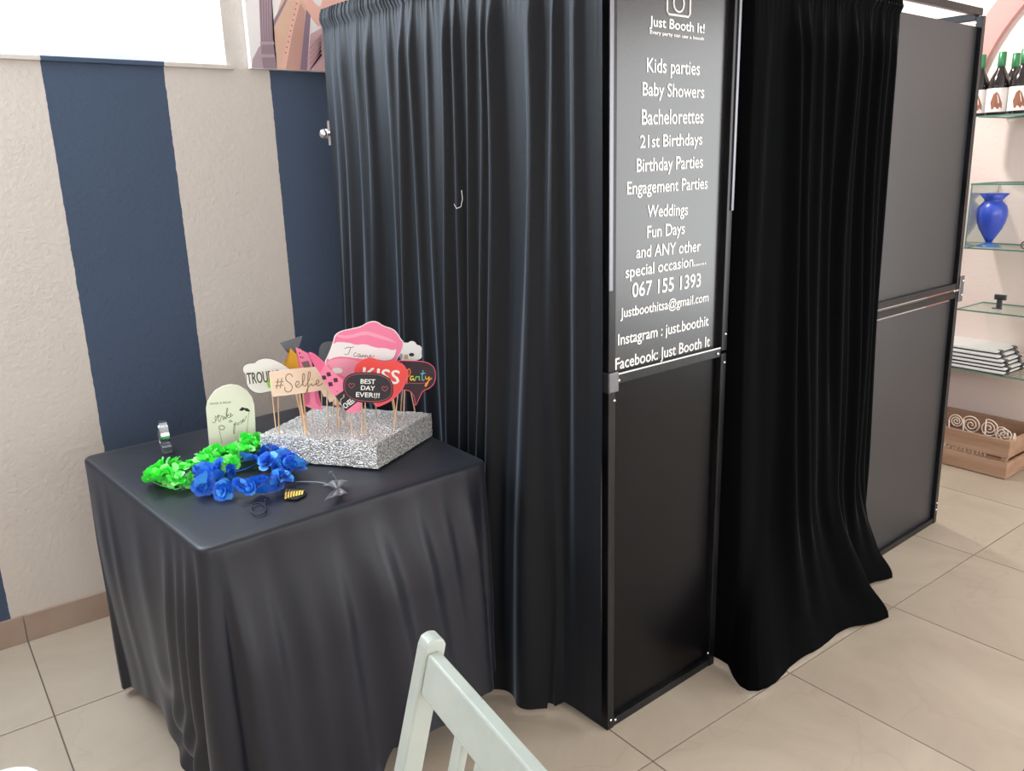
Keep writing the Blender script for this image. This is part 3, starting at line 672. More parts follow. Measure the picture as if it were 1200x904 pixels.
# pink lady shoe/flute strip with grey patches
c = Card('prop_drink', 'narrow pink prop with grey-brown patches and a forked foot beside the checkered bottle', 'photo prop', face_plane(366, 500, 8), Z6, G)
c.shape('card', [(500, 203), (605, 255), (640, 330), (660, 440), (668, 620), (680, 700), (745, 742), (735, 755), (655, 748), (585, 722), (585, 708), (628, 700), (622, 520), (590, 480), (560, 430), (535, 330)], M['pink'], it=0)
c.shape('grey_patch', [(548, 335), (612, 322), (640, 402), (600, 400), (575, 388)], M['greyprint'], .0004, 0); c.shape('grey_patch', [(580, 425), (655, 455), (650, 495), (625, 505), (598, 480)], M['greyprint'], .0003, 0)
for x, y in ((535, 255), (542, 290), (560, 295), (655, 360)): c.shape('dot', circ(x, y, 7, 8), M['plum'], .0002, 0)
c.stick((366, 476), (366, 497))
# smoky card
c = Card('prop_hat', 'smoky dark grey rounded prop peeking out left of the big pink cake sign', 'photo prop', face_plane(400, 480, 0, push=.03), Z2, G)
c.shape('card', [(495, 255), (498, 190), (512, 160), (535, 148), (585, 145), (600, 260), (560, 265)], M['smoke_plastic'], it=1); c.stick((384, 424), (398, 478))
# big pink cake "I came"
c = Card('prop_sign', 'large pink iced cake prop with white band lettered I came, tallest on block', 'photo prop', face_plane(416, 486, 2), Z7, G)
cake = [(78, 200), (90, 155), (140, 125), (220, 108), (300, 90), (350, 58), (400, 45), (440, 55), (480, 85), (560, 108), (600, 150), (625, 195), (647, 215), (640, 270), (600, 340), (560, 420), (400, 520), (250, 600), (150, 560), (90, 500), (0, 390), (30, 330), (60, 260)]
c.shape('card', [(405+(x-405)*1.012, 300+(y-300)*1.012) for x, y in cake], M['whitecard'], .0015); c.shape('pink_icing', [(x*.985+5, y*.985+5) for x, y in cake], M['pink'], .0005)
c.shape('icing_swirl', [(95, 150), (200, 165), (330, 120), (430, 150), (540, 190), (600, 230), (560, 215), (430, 180), (330, 150), (200, 190), (100, 175)], M['pink2'], .0003)
c.shape('icing_swirl', [(20, 365), (150, 345), (270, 365), (300, 400), (240, 520), (180, 500), (100, 470), (30, 400)], M['pink2'], .0003)
c.shape('white_band', [(75, 212), (200, 218), (260, 240), (330, 228), (420, 262), (500, 262), (560, 285), (592, 265), (565, 350), (500, 368), (420, 352), (360, 362), (250, 345), (180, 335), (100, 332), (20, 368), (50, 290)], M['whitecard'], .0003)
c.script([[(165, 268), (192, 254), (222, 260), (242, 250)], [(215, 258), (202, 300), (185, 320), (163, 312)], [(262, 305), (250, 300), (238, 318), (245, 332), (262, 328)],
 [(290, 312), (275, 310), (268, 325), (278, 336), (290, 325), (292, 312), (292, 330), (302, 336), (310, 318), (312, 338), (322, 318), (330, 320), (330, 342), (342, 322), (350, 325), (350, 342), (362, 340), (382, 332), (380, 318), (368, 322), (365, 340), (382, 347), (408, 322)]], M['greyprint'], .0009)
c.shape('white_patch', circ(105, 447, 45, 16, 24), M['whitecard'], .0003, 0)
c.stick((404, 450), (404, 498)); c.stick((416, 470), (415, 487)); c.stick((421, 470), (420, 484))
# white poodle flower
c = Card('prop_flower', 'white fluffy prop with a black spot at the right edge of the cake sign', 'photo prop', face_plane(470, 478, 0), Z7, G)
cen2 = (700, 300); blob = []
for k in range(64):
    a = 2*math.pi*k/64; r = 78 + 16*abs(math.sin(a*3.5)); blob.append((cen2[0] + r*math.cos(a)*1.1, cen2[1] + r*math.sin(a)))
c.shape('card', blob, M['whitecard'], it=0); c.shape('black_spot', circ(712, 318, 22, 12, 15), M['black'], .0003, 0); c.shape('beige_patch', [(650, 318), (682, 316), (684, 355), (650, 352)], M['stick'], .0003, 0); c.shape('lilac_patch', circ(626, 330, 14, 10, 24), M['p_col2'], .0003, 0)
c.stick((475, 425), (470, 478))
# party bubble
c = Card('prop_sign', 'black speech bubble prop with multicoloured Party script, rightmost on the block', 'photo prop', face_plane(486, 483, -4), Z7, G)
party = [(465, 378), (600, 366), (720, 368), (810, 374), (865, 392), (900, 430), (910, 500), (895, 555), (860, 592), (805, 610), (785, 650), (740, 748), (740, 690), (728, 648), (700, 612), (640, 602), (540, 600), (470, 560)]
c.shape('card', party, M['darkred']); c.line(party, M['pinkline'], .0011, True, it=1); c.line([(660, 548), (760, 552), (850, 548)], M['pinkline'], .0006)
for cc, st in (('lt1', [[(684, 436), (680, 500), (672, 556)], [(668, 452), (692, 428), (706, 452), (696, 488), (680, 500)]]), ('lt5', [[(728, 495), (708, 492), (700, 515), (711, 530), (727, 506), (729, 526), (740, 528)]]), ('lt3', [[(740, 528), (750, 492), (762, 502), (777, 492), (772, 520), (782, 526)]]), ('lt4', [[(806, 445), (796, 510), (802, 530), (817, 520)], [(785, 475), (826, 468)]]), ('lt2', [[(826, 490), (826, 515), (841, 520), (860, 488), (850, 535), (828, 582), (820, 566), (862, 520), (878, 508)]])):
    c.script(st, M[cc], .0016, name='letter')
c.stick((481, 457), (486, 481)); c.stick((474, 458), (473, 492)); 
# heart KISS
c = Card('prop_heart', 'coral red heart prop lettered KISS in white', 'photo prop', face_plane(465, 492, 0), Z7, G)
heart = [(465, 388), (440, 362), (400, 345), (350, 345), (290, 368), (252, 410), (240, 470), (262, 540), (300, 600), (360, 670), (415, 735), (430, 748), (500, 722), (580, 672), (640, 600), (672, 530), (683, 470), (660, 412), (620, 380), (565, 368), (510, 370)]
c.shape('card', heart, M['pinkline'], .0012); c.shape('heart_face', [(462+(x-462)*.965, 530+(y-530)*.965-6) for x, y in heart], M['red'], .0006)
c.text('KISS', (310, 530), (606, 557), 112, M['whitecard'], bold=.0009)
c.stick((461, 468), (465, 494)); c.stick((466, 466), (462, 502)); c.stick((459, 466), (463, 490))
# black oval
c = Card('prop_sign', 'black oval prop sign lettered BEST DAY EVER!!! with two pink hearts', 'photo prop', face_plane(425, 508, 2), Z7, G)
def oval(sx, sy):
    out = []
    for k in range(48):
        a = 2*math.pi*k/48; cx_, sy_ = math.cos(a), math.sin(a); e = .78
        out.append((358 + sx*math.copysign(abs(cx_)**e, cx_), 586 + sy*math.copysign(abs(sy_)**e, sy_) + .06*sx*cx_))
    return out
c.shape('card', oval(205, 124), M['blackcard'], it=0); c.line(oval(192, 112), M['pinkline'], .0005, True)
c.text('BEST', (296, 553), (414, 556), 38, M['whitecard'], bold=.0004); c.text('DAY', (298, 604), (410, 610), 36, M['whitecard'], bold=.0004); c.text('EVER!!!', (258, 660), (448, 668), 38, M['whitecard'], bold=.0004)
def hrt(x, y, s): return [(x, y-.35*s), (x-.3*s, y-.7*s), (x-.75*s, y-.65*s), (x-1*s, y-.2*s), (x-.7*s, y+.3*s), (x, y+.85*s), (x+.7*s, y+.3*s), (x+1*s, y-.2*s), (x+.75*s, y-.65*s), (x+.3*s, y-.7*s)]
for x, y in ((493, 595), (222, 570)): c.line(hrt(x, y, 25), M['pinkline'], .0006, True, name='heart_outline')
c.stick((424, 471), (424, 511)); c.stick((428, 471), (428, 507)); c.stick((440, 468), (441, 488)); c.stick((403, 466), (404, 496))
# pink checkered bottle CHEERS!
c = Card('prop_bottle', 'pink bottle prop with plum checks and a black label lettered CHEERS!', 'photo prop', face_plane(400, 510, 0), Z2, G)
c.shape('card', [(435, 205), (465, 208), (510, 245), (560, 300), (620, 350), (668, 400), (700, 440), (748, 512), (735, 535), (700, 548), (660, 545), (640, 525), (590, 455), (560, 420), (530, 370), (500, 320), (455, 250)], M['pink'], it=1)
c.shape('neck_foil', [(438, 208), (463, 210), (508, 246), (530, 275), (505, 322), (478, 290), (456, 250)], M['pink3'], .0003, 0)
for x, y in ((553, 330), (527, 348), (592, 362), (563, 385)): c.shape('check', [(x-14, y-10), (x+8, y-13), (x+14, y+9), (x-8, y+13)], M['plum'], .0002, 0)
c.layer = .0028
c.shape('black_label', [(590, 452), (668, 400), (722, 478), (648, 536)], M['blackcard'], .0004, 0)
c.text('CHEERS!', (648, 522), (718, 470), 30, M['whitecard'], bold=.0004)
c.line([(640, 455), (620, 470), (620, 500), (640, 520)], M['whitecard'], .0007, name='label_flourish')
c.stick((395, 462), (395, 502)); c.stick((411, 482), (413, 514))
# ------------------------------------------------------------------ strike a pose stand
b0 = at(272, 523, TZ+.003)
pl = Plane(b0.x, b0.y, math.atan2(b0.y, b0.x) - math.pi/2 + math.radians(-4))
c = Card('table_sign', 'ivory arched sign reading GRAB A PROP strike a pose behind the green garland', 'sign', pl, ZB)
zb_ = [(645, 712), (612, 330), (622, 270), (650, 215), (700, 150), (780, 105), (860, 88), (940, 100), (1020, 145), (1075, 215), (1098, 290), (1105, 400), (1118, 700)]
bm = bmesh.new(); P2 = [pl(*ZB(*p)) for p in zb_]; P2 = smooth_poly(P2[1:-1], 0); bl = pl(*ZB(645, 712)); br = pl(*ZB(1118, 700)); zf = TZ + .0035
prism(bm, [Vector((bl.x, zf))] + P2 + [Vector((br.x, zf))], c.fn, 0, .004); finish('arch_board', bm, M['ivory'], c.root, bevel=.0008); c.layer = .004
c.text('GRAB A PROP', (650, 292), (865, 277), 20, M['ink'])
c.script([[(678, 465), (695, 478), (712, 455), (700, 425), (712, 402)], [(712, 455), (742, 375), (735, 440), (745, 465), (757, 455), (768, 400), (775, 410), (787, 402), (782, 438), (792, 445), (802, 400), (800, 435), (812, 432), (832, 340), (825, 315), (815, 380), (818, 435)], [(820, 408), (842, 382), (838, 400), (822, 408), (846, 430), (868, 390), (862, 372), (852, 400), (862, 416), (886, 390)], [(715, 418), (758, 400)], [(806, 380), (808, 383)],
 [(868, 445), (852, 448), (842, 462), (855, 470), (868, 450), (868, 466), (880, 460)],
 [(888, 492), (905, 475), (897, 600), (887, 560), (895, 482), (912, 466), (917, 490), (902, 505)], [(935, 470), (925, 482), (930, 497), (943, 488), (942, 472), (955, 468), (968, 446), (972, 475), (960, 487)], [(975, 468), (992, 445), (985, 433), (978, 460), (990, 472), (1018, 405)]], M['ink'], .0007)
c.shape('moustache', [(945, 345), (975, 315), (1000, 325), (1030, 328), (1055, 350), (1050, 362), (1015, 358), (998, 342), (975, 355), (950, 350)], M['blackcard'], .0003, 0)
c.line([(1043, 360), (1020, 590)], M['ink'], .0004, name='drawn_stick'); c.line(circ(770, 522, 28, 14, 22), M['ink'], .0009, True, name='lips_drawing'); c.line([(745, 548), (775, 680)], M['ink'], .0004, name='drawn_stick')
# foot behind the board
bm = bmesh.new(); box(bm, (bl.x+.015, .0005, zf-.82), (br.x-.015, .028, zf-.82+.003)); finish('foot', bm, M['ivory'], c.root)
# ------------------------------------------------------------------ clear tape
tp = at(195, 531, TZ); tape = empty('tape_dispenser', (tp.x, tp.y, TZ+.003), math.radians(-8), 'small clear tape roll standing on its dispenser at the left rear of the table', 'tape')
bm = bmesh.new(); R_ = .043
lathe(bm, [(R_, -.010), (R_, .010), (R_-.010, .010), (R_-.010, -.010), (R_, -.010)], (0, 0, R_+.006), 32, axis=0, cap=False); finish('tape_roll', bm, M['clear_plastic'], tape, smooth=False)
bm = bmesh.new(); lathe(bm, [(R_-.011, -.012), (R_-.011, .012), (R_-.014, .012), (R_-.014, -.012), (R_-.011, -.012)], (0, 0, R_+.006), 24, axis=0, cap=False); box(bm, (-.012, -.046, .012), (.012, -.014, .018)); box(bm, (-.012, -.05, .012), (.012, -.046, .030)); box(bm, (-.012, -.02, 0), (.012, .02, .006)); finish('dispenser', bm, M['clear_plastic'], tape, bevel=.001)
# ------------------------------------------------------------------ garlands
def flower_mesh(seed, r, m1, m2):
    rn = random.Random(seed); bm = bmesh.new()
    for whorl in range(2):
        n = 5; tilt = [.30, .95][whorl]; rr = r*[1, .85][whorl]; ph = rn.random()*6
        for k in range(n):
            a = ph + 2*math.pi*k/n + rn.uniform(-.15, .15); tl = tilt + rn.uniform(-.4, .45); wv = rr*.5
            d = Vector((math.cos(a)*math.cos(tl), math.sin(a)*math.cos(tl), math.sin(tl))); s = Vector((-math.sin(a), math.cos(a), 0)); up = s.cross(d)*-1
            rows = []
            for t, wd in ((.08, .15), (.4, .75), (.75, 1.), (.95, .62)):
                c0 = d*rr*t + up*rr*.12*math.sin(t*3) ; row = []
                for q in (-1, 0, 1): row.append(bm.verts.new(c0 + s*q*wv*wd + up*(.10*rr*(q*q) + rn.uniform(-.05, .05)*rr)))
                rows.append(row)
            mi = 1 if rn.random() < .3 else 0
            for A, B in zip(rows, rows[1:]):
                for q in range(2): f = bm.faces.new((A[q], A[q+1], B[q+1], B[q])); f.material_index = mi
    me = bpy.data.meshes.new('flower'); bm.to_mesh(me); bm.free(); me.materials.append(m1); me.materials.append(m2)
    for p in me.polygons: p.use_smooth = True
    return me
def lei(name, label, path, nfl, r, mm, seed, lift=.014, stack=1, closed=False):
    pts = [at(px, py, TZ + .016) for px, py in path]; rn = random.Random(seed)
    L = [0]
    for a, b in zip(pts, pts[1:]): L.append(L[-1] + (b-a).length)
    root = empty(name, (pts[0].x, pts[0].y, TZ), 0, label, 'garland')
    bm = bmesh.new(); tube(bm, [p - Vector((pts[0].x, pts[0].y, TZ + .004)) for p in pts], .0012, 6); finish('cord', bm, mm[0], root, smooth=True)
    meshes = [flower_mesh(seed*10+k, r, *mm) for k in range(5)]
    for i in range(nfl):
        d = L[-1]*i/(nfl-1)
        for k in range(len(L)-1):
            if d <= L[k+1] + 1e-9: f = (d-L[k])/(L[k+1]-L[k]); p = pts[k].lerp(pts[k+1], f); tg = (pts[k+1]-pts[k]).normalized(); break
        o = bpy.data.objects.new('flower', rn.choice(meshes)); COL.objects.link(o); o.parent = root
        jz = rn.uniform(-.006, .012)
        o.location = (p.x - pts[0].x + rn.uniform(-.014, .014), p.y - pts[0].y + rn.uniform(-.014, .014), .022 + jz)
        az = rn.uniform(0, 6.28); tilt = rn.uniform(.2, 1.5); 
        o.rotation_euler = (tilt*math.cos(az), tilt*math.sin(az), rn.uniform(0, 6.28)); s = rn.uniform(.85, 1.15); o.scale = (s, s, s)
    return root
lei('flower_garland', 'neon green fabric flower garland heaped on the table left of the block',
    [(176, 562), (190, 568), (206, 572), (222, 566), (238, 562), (250, 552), (266, 546), (282, 540), (298, 532), (304, 524), (292, 522), (278, 532), (262, 536), (246, 538), (232, 548), (214, 552), (196, 552), (180, 556), (200, 562), (226, 556), (252, 544)], 62, .025, (M['green'], M['green2']), 4)
lei('flower_garland', 'royal blue fabric flower garland in a loop in front of the green one',
    [(236, 560), (246, 572), (262, 576), (276, 576), (300, 572), (318, 576), (332, 570), (334, 558), (322, 546), (312, 536), (330, 540), (348, 548), (354, 552), (336, 546), (318, 540), (300, 542), (288, 548), (274, 552), (258, 554), (244, 556), (252, 566)], 38, .028, (M['blue'], M['blue2']), 9)
# ------------------------------------------------------------------ bow tie, hair elastic, gold clip
TT = TZ + .004
def tpt(px, py, z=TT): return at(px, py, z)
def zt(x, y): return 340 + x/15, 540 + y/15
c0 = tpt(*zt(835, 552)); bt = empty('bow_tie', (c0.x, c0.y, TT), 0, 'black satin pleated bow tie with strap near the front edge of the table', 'bow tie')
for nm, e in (('bow_wing', [(585, 540), (640, 500), (720, 455), (800, 432), (890, 425), (1040, 455)]), ('bow_wing', [(612, 795), (700, 745), (780, 715), (860, 700), (930, 680), (1010, 655)])):
    pts = [tpt(*zt(*p)) - c0 for p in e]; Q = []
    for a, b in zip(pts, pts[1:]):
        for k in range(4): Q.append(a.lerp(b, k/4))
    Q.append(pts[-1]); bm = bmesh.new(); rows = []
    for t in (.06, .3, .6, .85, 1.0):
        row = []
        for k, q in enumerate(Q):
            h = .004 + .009*math.sin(math.pi*t*.8) + (.0028*math.sin(k*math.pi*.25))*(1.2-t*.8) ; row.append(bm.verts.new((q.x*t, q.y*t, h + .003*t)))
        rows.append(row)
    for A, B in zip(rows, rows[1:]):
        for k in range(len(Q)-1): bm.faces.new((A[k], A[k+1], B[k+1], B[k]))
    o = finish(nm, bm, M['satin'], bt, smooth=True, solid=.0014)
bm = bmesh.new(); bmesh.ops.create_uvsphere(bm, u_segments=12, v_segments=8, radius=.006); bmesh.ops.translate(bm, verts=bm.verts, vec=(0, 0, .010)); finish('knot', bm, M['satin'], bt, smooth=True)
bm = bmesh.new(); tube(bm, [tpt(*zt(*p)) - c0 + Vector((0, 0, .002)) for p in ((100, 390), (300, 388), (480, 395), (600, 415), (690, 445), (760, 480), (820, 540))], .0022, 8); finish('strap', bm, M['satin'], bt, smooth=True)
bm = bmesh.new(); tube(bm, [tpt(*zt(*p)) - c0 + Vector((0, 0, .003 + h)) for p, h in (((860, 440), 0), ((800, 350), .004), ((745, 285), .006))], .0010, 8); q = tpt(*zt(715, 265)) - c0; box(bm, (q.x-.004, q.y-.003, .006), (q.x+.004, q.y+.003, .011)); finish('clasp', bm, M['satin'], bt)
ZC = Zm(220, 500, 6)
ring = [tpt(*ZC(498 + 52*math.cos(a), 585 + 42*math.sin(a))) for a in [2*math.pi*k/28 for k in range(28)]]
r0 = ring[0]; he = empty('hair_elastic', (r0.x, r0.y, TT), 0, 'thin black hair elastic loop at the front of the blue garland', 'hair elastic')
bm = bmesh.new(); tube(bm, [p - r0 + Vector((0, 0, .0015)) for p in ring], .0017, 8, closed=True); finish('loop', bm, M['elastic'], he, smooth=True)
bm = bmesh.new(); tube(bm, [tpt(*ZC(*p)) - r0 + Vector((0, 0, .0025)) for p in ((540, 560), (552, 535), (560, 520), (575, 510))], .0014, 8); bmesh.ops.create_uvsphere(bm, u_segments=10, v_segments=6, radius=.0035, matrix=Matrix.Translation(tpt(*ZC(550, 530)) - r0 + Vector((0, 0, .004)))); finish('knot', bm, M['elastic'], he, smooth=True)
g0 = tpt(*ZC(755, 480)); gc = empty('hair_clip', (g0.x, g0.y, TT), 0, 'gold and black striped ribbon clip beside the blue garland', 'hair clip')
bm = bmesh.new(); prism(bm, [tpt(*ZC(*p)) - g0 for p in ((680, 470), (700, 445), (810, 445), (836, 460), (825, 485), (760, 518), (690, 515))], lambda u, v, d: (u, v, d), 0, .0015); finish('backing', bm, M['elastic'], gc)
for k in range(7):
    a = tpt(*ZC(688 + k*19, 517 - k*5)) - g0; b = tpt(*ZC(698 + k*20, 449 + k*1.5)) - g0; d = Vector((0, 0, .0028)); m_ = (a+b)/2 + Vector((0, 0, .0075)); sd = (b-a).normalized().cross(Vector((0, 0, 1)))*.0021
    bm = bmesh.new(); v = [bm.verts.new(x) for x in (a+d-sd, a+d+sd, m_+sd, m_-sd, b+d+sd, b+d-sd)]; bm.faces.new(v[:4]); bm.faces.new((v[3], v[2], v[4], v[5])); finish('ribbon', bm, M['gold_ribbon'], gc, solid=.0012)
# ------------------------------------------------------------------ canvas painting
wp = Plane(0, WY-.03, 0)
cpn = empty('canvas_painting', (1.117, WY, 1.838), 0, 'unframed canvas painting of a harp, draped dress and mauve column above the second navy stripe', 'painting')
PX = lambda x, y: wp(290 + x/10.05, y/10.05)
def pshape(name, pts, m, d, it=1):
    q = [PX(*p) for p in pts]; q = smooth_poly(q, it) if it else q
    q = [Vector((min(max(p.x, 1.1185), 2.2), max(p.y, 1.8395))) for p in q]
    bm = bmesh.new(); prism(bm, q, lambda u, v, dd: (u - 1.117, dd - .03, v - 1.838), -d, .0002); finish(name, bm, m, cpn)
bm = bmesh.new(); box(bm, (0, -.03, 0), (1.1, -.001, .78)); finish('canvas', bm, M['canvas'], cpn)
pshape('painted_drapery', [(-80, 810), (20, 808), (190, 830), (190, 500), (130, 560), (60, 700), (20, 790)], M['p_col2'], .0004, 0)
pshape('painted_harp', [(300, 330), (470, -250), (700, -250), (700, 170), (620, 830), (330, 825), (300, 520)], M['p_harp'], .0006, 0)
pshape('painted_harp_edge', [(620, 40), (680, 130), (640, 830), (440, 825), (540, 340)], M['p_harp2'], .0010, 0)
pshape('painted_harp_rim', [(585, 0), (620, 20), (540, 330), (450, 825), (400, 825), (500, 300)], M['p_skin'], .0013, 0)
pshape('painted_string', [(440, 0), (470, 0), (310, 320), (300, 250)], M['p_col'], .0012, 0)
pshape('painted_column', [(130, -200), (275, -200), (300, 480), (340, 640), (345, 830), (190, 830), (165, 640), (155, 480)], M['p_col'], .0016, 0)
for y in (490, 640): pshape('painted_moulding', [(150, y), (310, y), (325, y+35), (150, y+38)], M['p_col2'], .0020, 0)
for k in range(4): pshape('painted_fluting', [(160+k*32, -150), (168+k*32, -150), (185+k*28, 470), (180+k*28, 470)], M['p_col2'], .0019, 0)
pshape('painted_post', [(690, 120), (745, 150), (700, 850), (620, 850)], M['p_pur'], .0014, 0)
pshape('painted_dress', [(745, 400), (850, 340), (960, 260), (1400, 200), (1400, 900), (700, 860)], M['p_dress'], .0016, 0)
for k in range(6): pshape('painted_fold', [(730, 560+k*60), (860, 400+k*45), (900, 420+k*50), (735, 590+k*60)], M['p_dress2'], .0019, 0)
pshape('painted_arm', [(600, -60), (700, -80), (850, 110), (880, 0), (900, -120), (1250, -120), (1250, 150), (1000, 180), (930, 270), (850, 335), (740, 190)], M['p_skin'], .0018, 1)
for k in range(10): pshape('painted_dot', circ(578 - k*14.5, 45 + k*64, 9, 8), M['p_dot'], .0016, 0)
# ------------------------------------------------------------------ shelves
SX = 4.13; SY0, SY1 = .70, 1.838; shelf_z = [1.655, 1.352, 1.055, .757, .462]
names = ['glass shelf carrying the wine bottles, topmost', 'empty clear glass shelf just above the blue vase', 'glass shelf carrying the blue vase', 'clear glass shelf with a metal clip, below the vase shelf', 'glass shelf carrying the stacked white frames, lowest']
for z, nm in zip(shelf_z, names):
    bm = bmesh.new(); vs, fs = box(bm, (SX, SY0, z-.007), (NX-.004, SY1, z))
    for f in fs:
        nrm = f.calc_center_median(); f.material_index = 0 if abs(nrm.z - z) < 1e-4 or abs(nrm.z - (z-.007)) < 1e-4 else 1
    o = finish('glass_shelf', bm, [M['glass_shelf'], M['glass_edge']]); tag(o, nm, 'shelf', 'glass shelves in the niche')
for y in (1.835,):
    bm = bmesh.new(); vs, fs = box(bm, (SX, y-.006, 1.0555), (NX-.004, y, 1.3445))
    for f in fs: f.material_index = 1 if abs(f.calc_center_median().x - SX) < 1e-4 else 0
    tag(finish('glass_divider', bm, [M['glass_mirror'], M['glass_edge']]), 'upright glass side between two shelves left of the vase', 'glass panel')
def shelf_pt(px, py, x): pl_ = ray(px, py); t = x/pl_[0]; return pl_[1]*t, CAMH + pl_[2]*t
# clip
y, z = shelf_pt(1169, 357, 4.24); bk = empty('shelf_clip', (4.24, y, shelf_z[3]), 0, 'small grey metal clip standing on the shelf below the vase', 'clip')
bm = bmesh.new(); box(bm, (-.008, -.022, 0), (.008, .022, .006)); box(bm, (-.006, -.020, .006), (.006, .004, .055)); finish('base', bm, M['alu'], bk, bevel=.002)
bm = bmesh.new(); box(bm, (-.006, -.036, .045), (.006, .018, .072)); finish('jaw', bm, M['alu'], bk, bevel=.003)
# bottles
def bottle(px, x, r=.047, h=.275, cap='capsule', label=''):
    y, _ = shelf_pt(px, 134, x); root = empty('wine_bottle', (x, y, shelf_z[0]+.0005), math.radians(200), label, 'bottle', 'wine bottles on the top shelf')
    bm = bmesh.new(); lathe(bm, [(r*.8, 0), (r, .006), (r, .125), (r*.93, .145), (r*.72, .170), (r*.45, .195), (.0145, .212), (.0145, h-.008)], n=28); finish('glass_body', bm, M['bottle'], root, smooth=True)
    bm = bmesh.new(); lathe(bm, [(.0155, h-.062), (.0165, h-.060), (.0165, h-.002), (.014, h)], n=20); finish('capsule', bm, M[cap], root, smooth=True)
    bm = bmesh.new(); rr = r+.0006; n = 30; A = []
    for k in range(n+1):
        a = -1.9 + 3.8*k/n; A.append((bm.verts.new((rr*math.cos(a), rr*math.sin(a), .014)), bm.verts.new((rr*math.cos(a), rr*math.sin(a), .118))))
    for k in range(n): bm.faces.new((A[k][0], A[k+1][0], A[k+1][1], A[k][1]))
    lb = finish('paper_label', bm, M['label'], root, smooth=True)
    bm = bmesh.new(); rr = r+.0012
    poly = [(-.4, .02), (-.55, .05), (-.35, .085), (-.1, .095), (.1, .085), (.2, .06), (.45, .045), (.5, .02), (.3, .03), (.15, .02), (-.1, .04), (-.25, .02)]
    prism(bm, poly, lambda u, v, d: ((rr+d)*math.cos(u), (rr+d)*math.sin(u), v+.006), 0, .0003); finish('label_picture', bm, M['brown'], lb)
    return root
bottle(1167, 4.20, label='dark wine bottle with green capsule and picture label, whole beside the booth edge')
bottle(1144, 4.22, label='dark wine bottle mostly hidden behind the booth edge')
bottle(1183, 4.32, label='dark green-capped bottle standing behind the other two at the right')
bottle(1193, 4.19, label='dark wine bottle in front at the right with a large picture label')
bottle(1206, 4.34, cap='capsule2', label='dark bottle with mint capsule cut by the right edge')
# vase
y, _ = shelf_pt(1158, 288, 4.22); vz = empty('vase', (4.22, y, shelf_z[2]+.0005), 0, 'cobalt blue frosted glass vase with flared rim', 'vase'); k = .00428/7.53
bm = bmesh.new(); prof = [(22, 35), (45, 75), (62, 105), (88, 150), (108, 205), (117, 260), (115, 300), (104, 335), (80, 362), (68, 375), (70, 388), (115, 437), (111, 437), (66, 388), (62, 375), (75, 360), (95, 335), (105, 300), (106, 260), (97, 205), (76, 150), (50, 105), (30, 75), (8, 45)]
lathe(bm, [(r*k, h*k) for r, h in prof], n=36); finish('body', bm, M['vase'], vz, smooth=True)
bm = bmesh.new(); lathe(bm, [(98*k, 0), (100*k, .003), (60*k, .011), (22*k, 36*k)], n=36); finish('foot', bm, M['vasefoot'], vz, smooth=True)
y, _ = shelf_pt(1201, 290, 4.17); sb = empty('ornament', (4.17, y, shelf_z[2]+.0005), 0, 'small dark ring ornament at the right end of the vase shelf', 'ornament')
bm = bmesh.new(); tube(bm, [(0, .016*math.cos(a), .020 + .016*math.sin(a)) for a in [k*math.pi/12 for k in range(24)]], .004, 8, closed=True); finish('ring', bm, M['greyprint'], sb, smooth=True)
# stacked frames
y0, _ = shelf_pt(1171, 436, SX)
for k in range(6):
    dx = .012*k + random.uniform(0, .02); dy = random.uniform(0, .03) + .012*k; z0 = shelf_z[4] + .0005 + k*.0165
    lab = ['lowest', 'second lowest', 'third lowest', 'third highest', 'second highest', 'uppermost'][k]
    fr = empty('picture_frame', (SX-.01+dx, y0 + dy - .03, z0), math.radians(random.uniform(-2, 2)), f'flat white picture frame, {lab} of the stack on the lowest shelf', 'picture frame', 'stacked frames on the lowest shelf')
    boxo('backing', (0, 0, 0), (.22, .42, .005), M['blackcard'], fr); boxo('white_edge', (0, 0, .0052), (.22, .42, .0145), M['sill'], fr, bevel=.001)
    for xx in (.03, .17): boxo('metal_clip', (xx, -.008, .0005), (xx+.022, .012, .0158), M['alu'], fr)
# ------------------------------------------------------------------ crate
cr = empty('wooden_crate', (4.0, 1.473, 0), 0, 'weathered slatted wooden crate on the floor below the shelves', 'crate'); CL, CW = .62, .36
for z0, z1 in ((.004, .083), (.106, .192)):
    for lo, hi in (((0, .0, z0), (.012, CL, z1)), ((CW-.012, 0, z0), (CW, CL, z1)), ((.0125, 0, z0), (CW-.0125, .012, z1)), ((.0125, CL-.012, z0), (CW-.0125, CL, z1))): boxo('slat', lo, hi, M['wood'], cr, bevel=.002)
for x_, y_ in ((.013, .013), (CW-.035, .013), (.013, CL-.035), (CW-.035, CL-.035)): boxo('corner_post', (x_, y_, 0), (x_+.022, y_+.022, .185), M['wood'], cr)
for k in range(4): boxo('bottom_slat', (.014 + k*.085, .014, .004), (.014+k*.085+.075, CL-.014, .012), M['wood'], cr)
bm = bmesh.new(); rn = random.Random(5)
for k in range(15):
    y_ = .10 + k*.019; z_ = .098 + .004*math.sin(k*1.3)
    for q in range(2):
        a = (-.0004, y_ + rn.uniform(-.004, .004), z_ + rn.uniform(-.008, .0)); b = (-.0004, y_ + rn.uniform(-.005, .005), z_ + rn.uniform(.004, .014)); tube(bm, [a, b], .0009, 5)
finish('worn_lettering', bm, M['cream_wire'], cr, smooth=False)
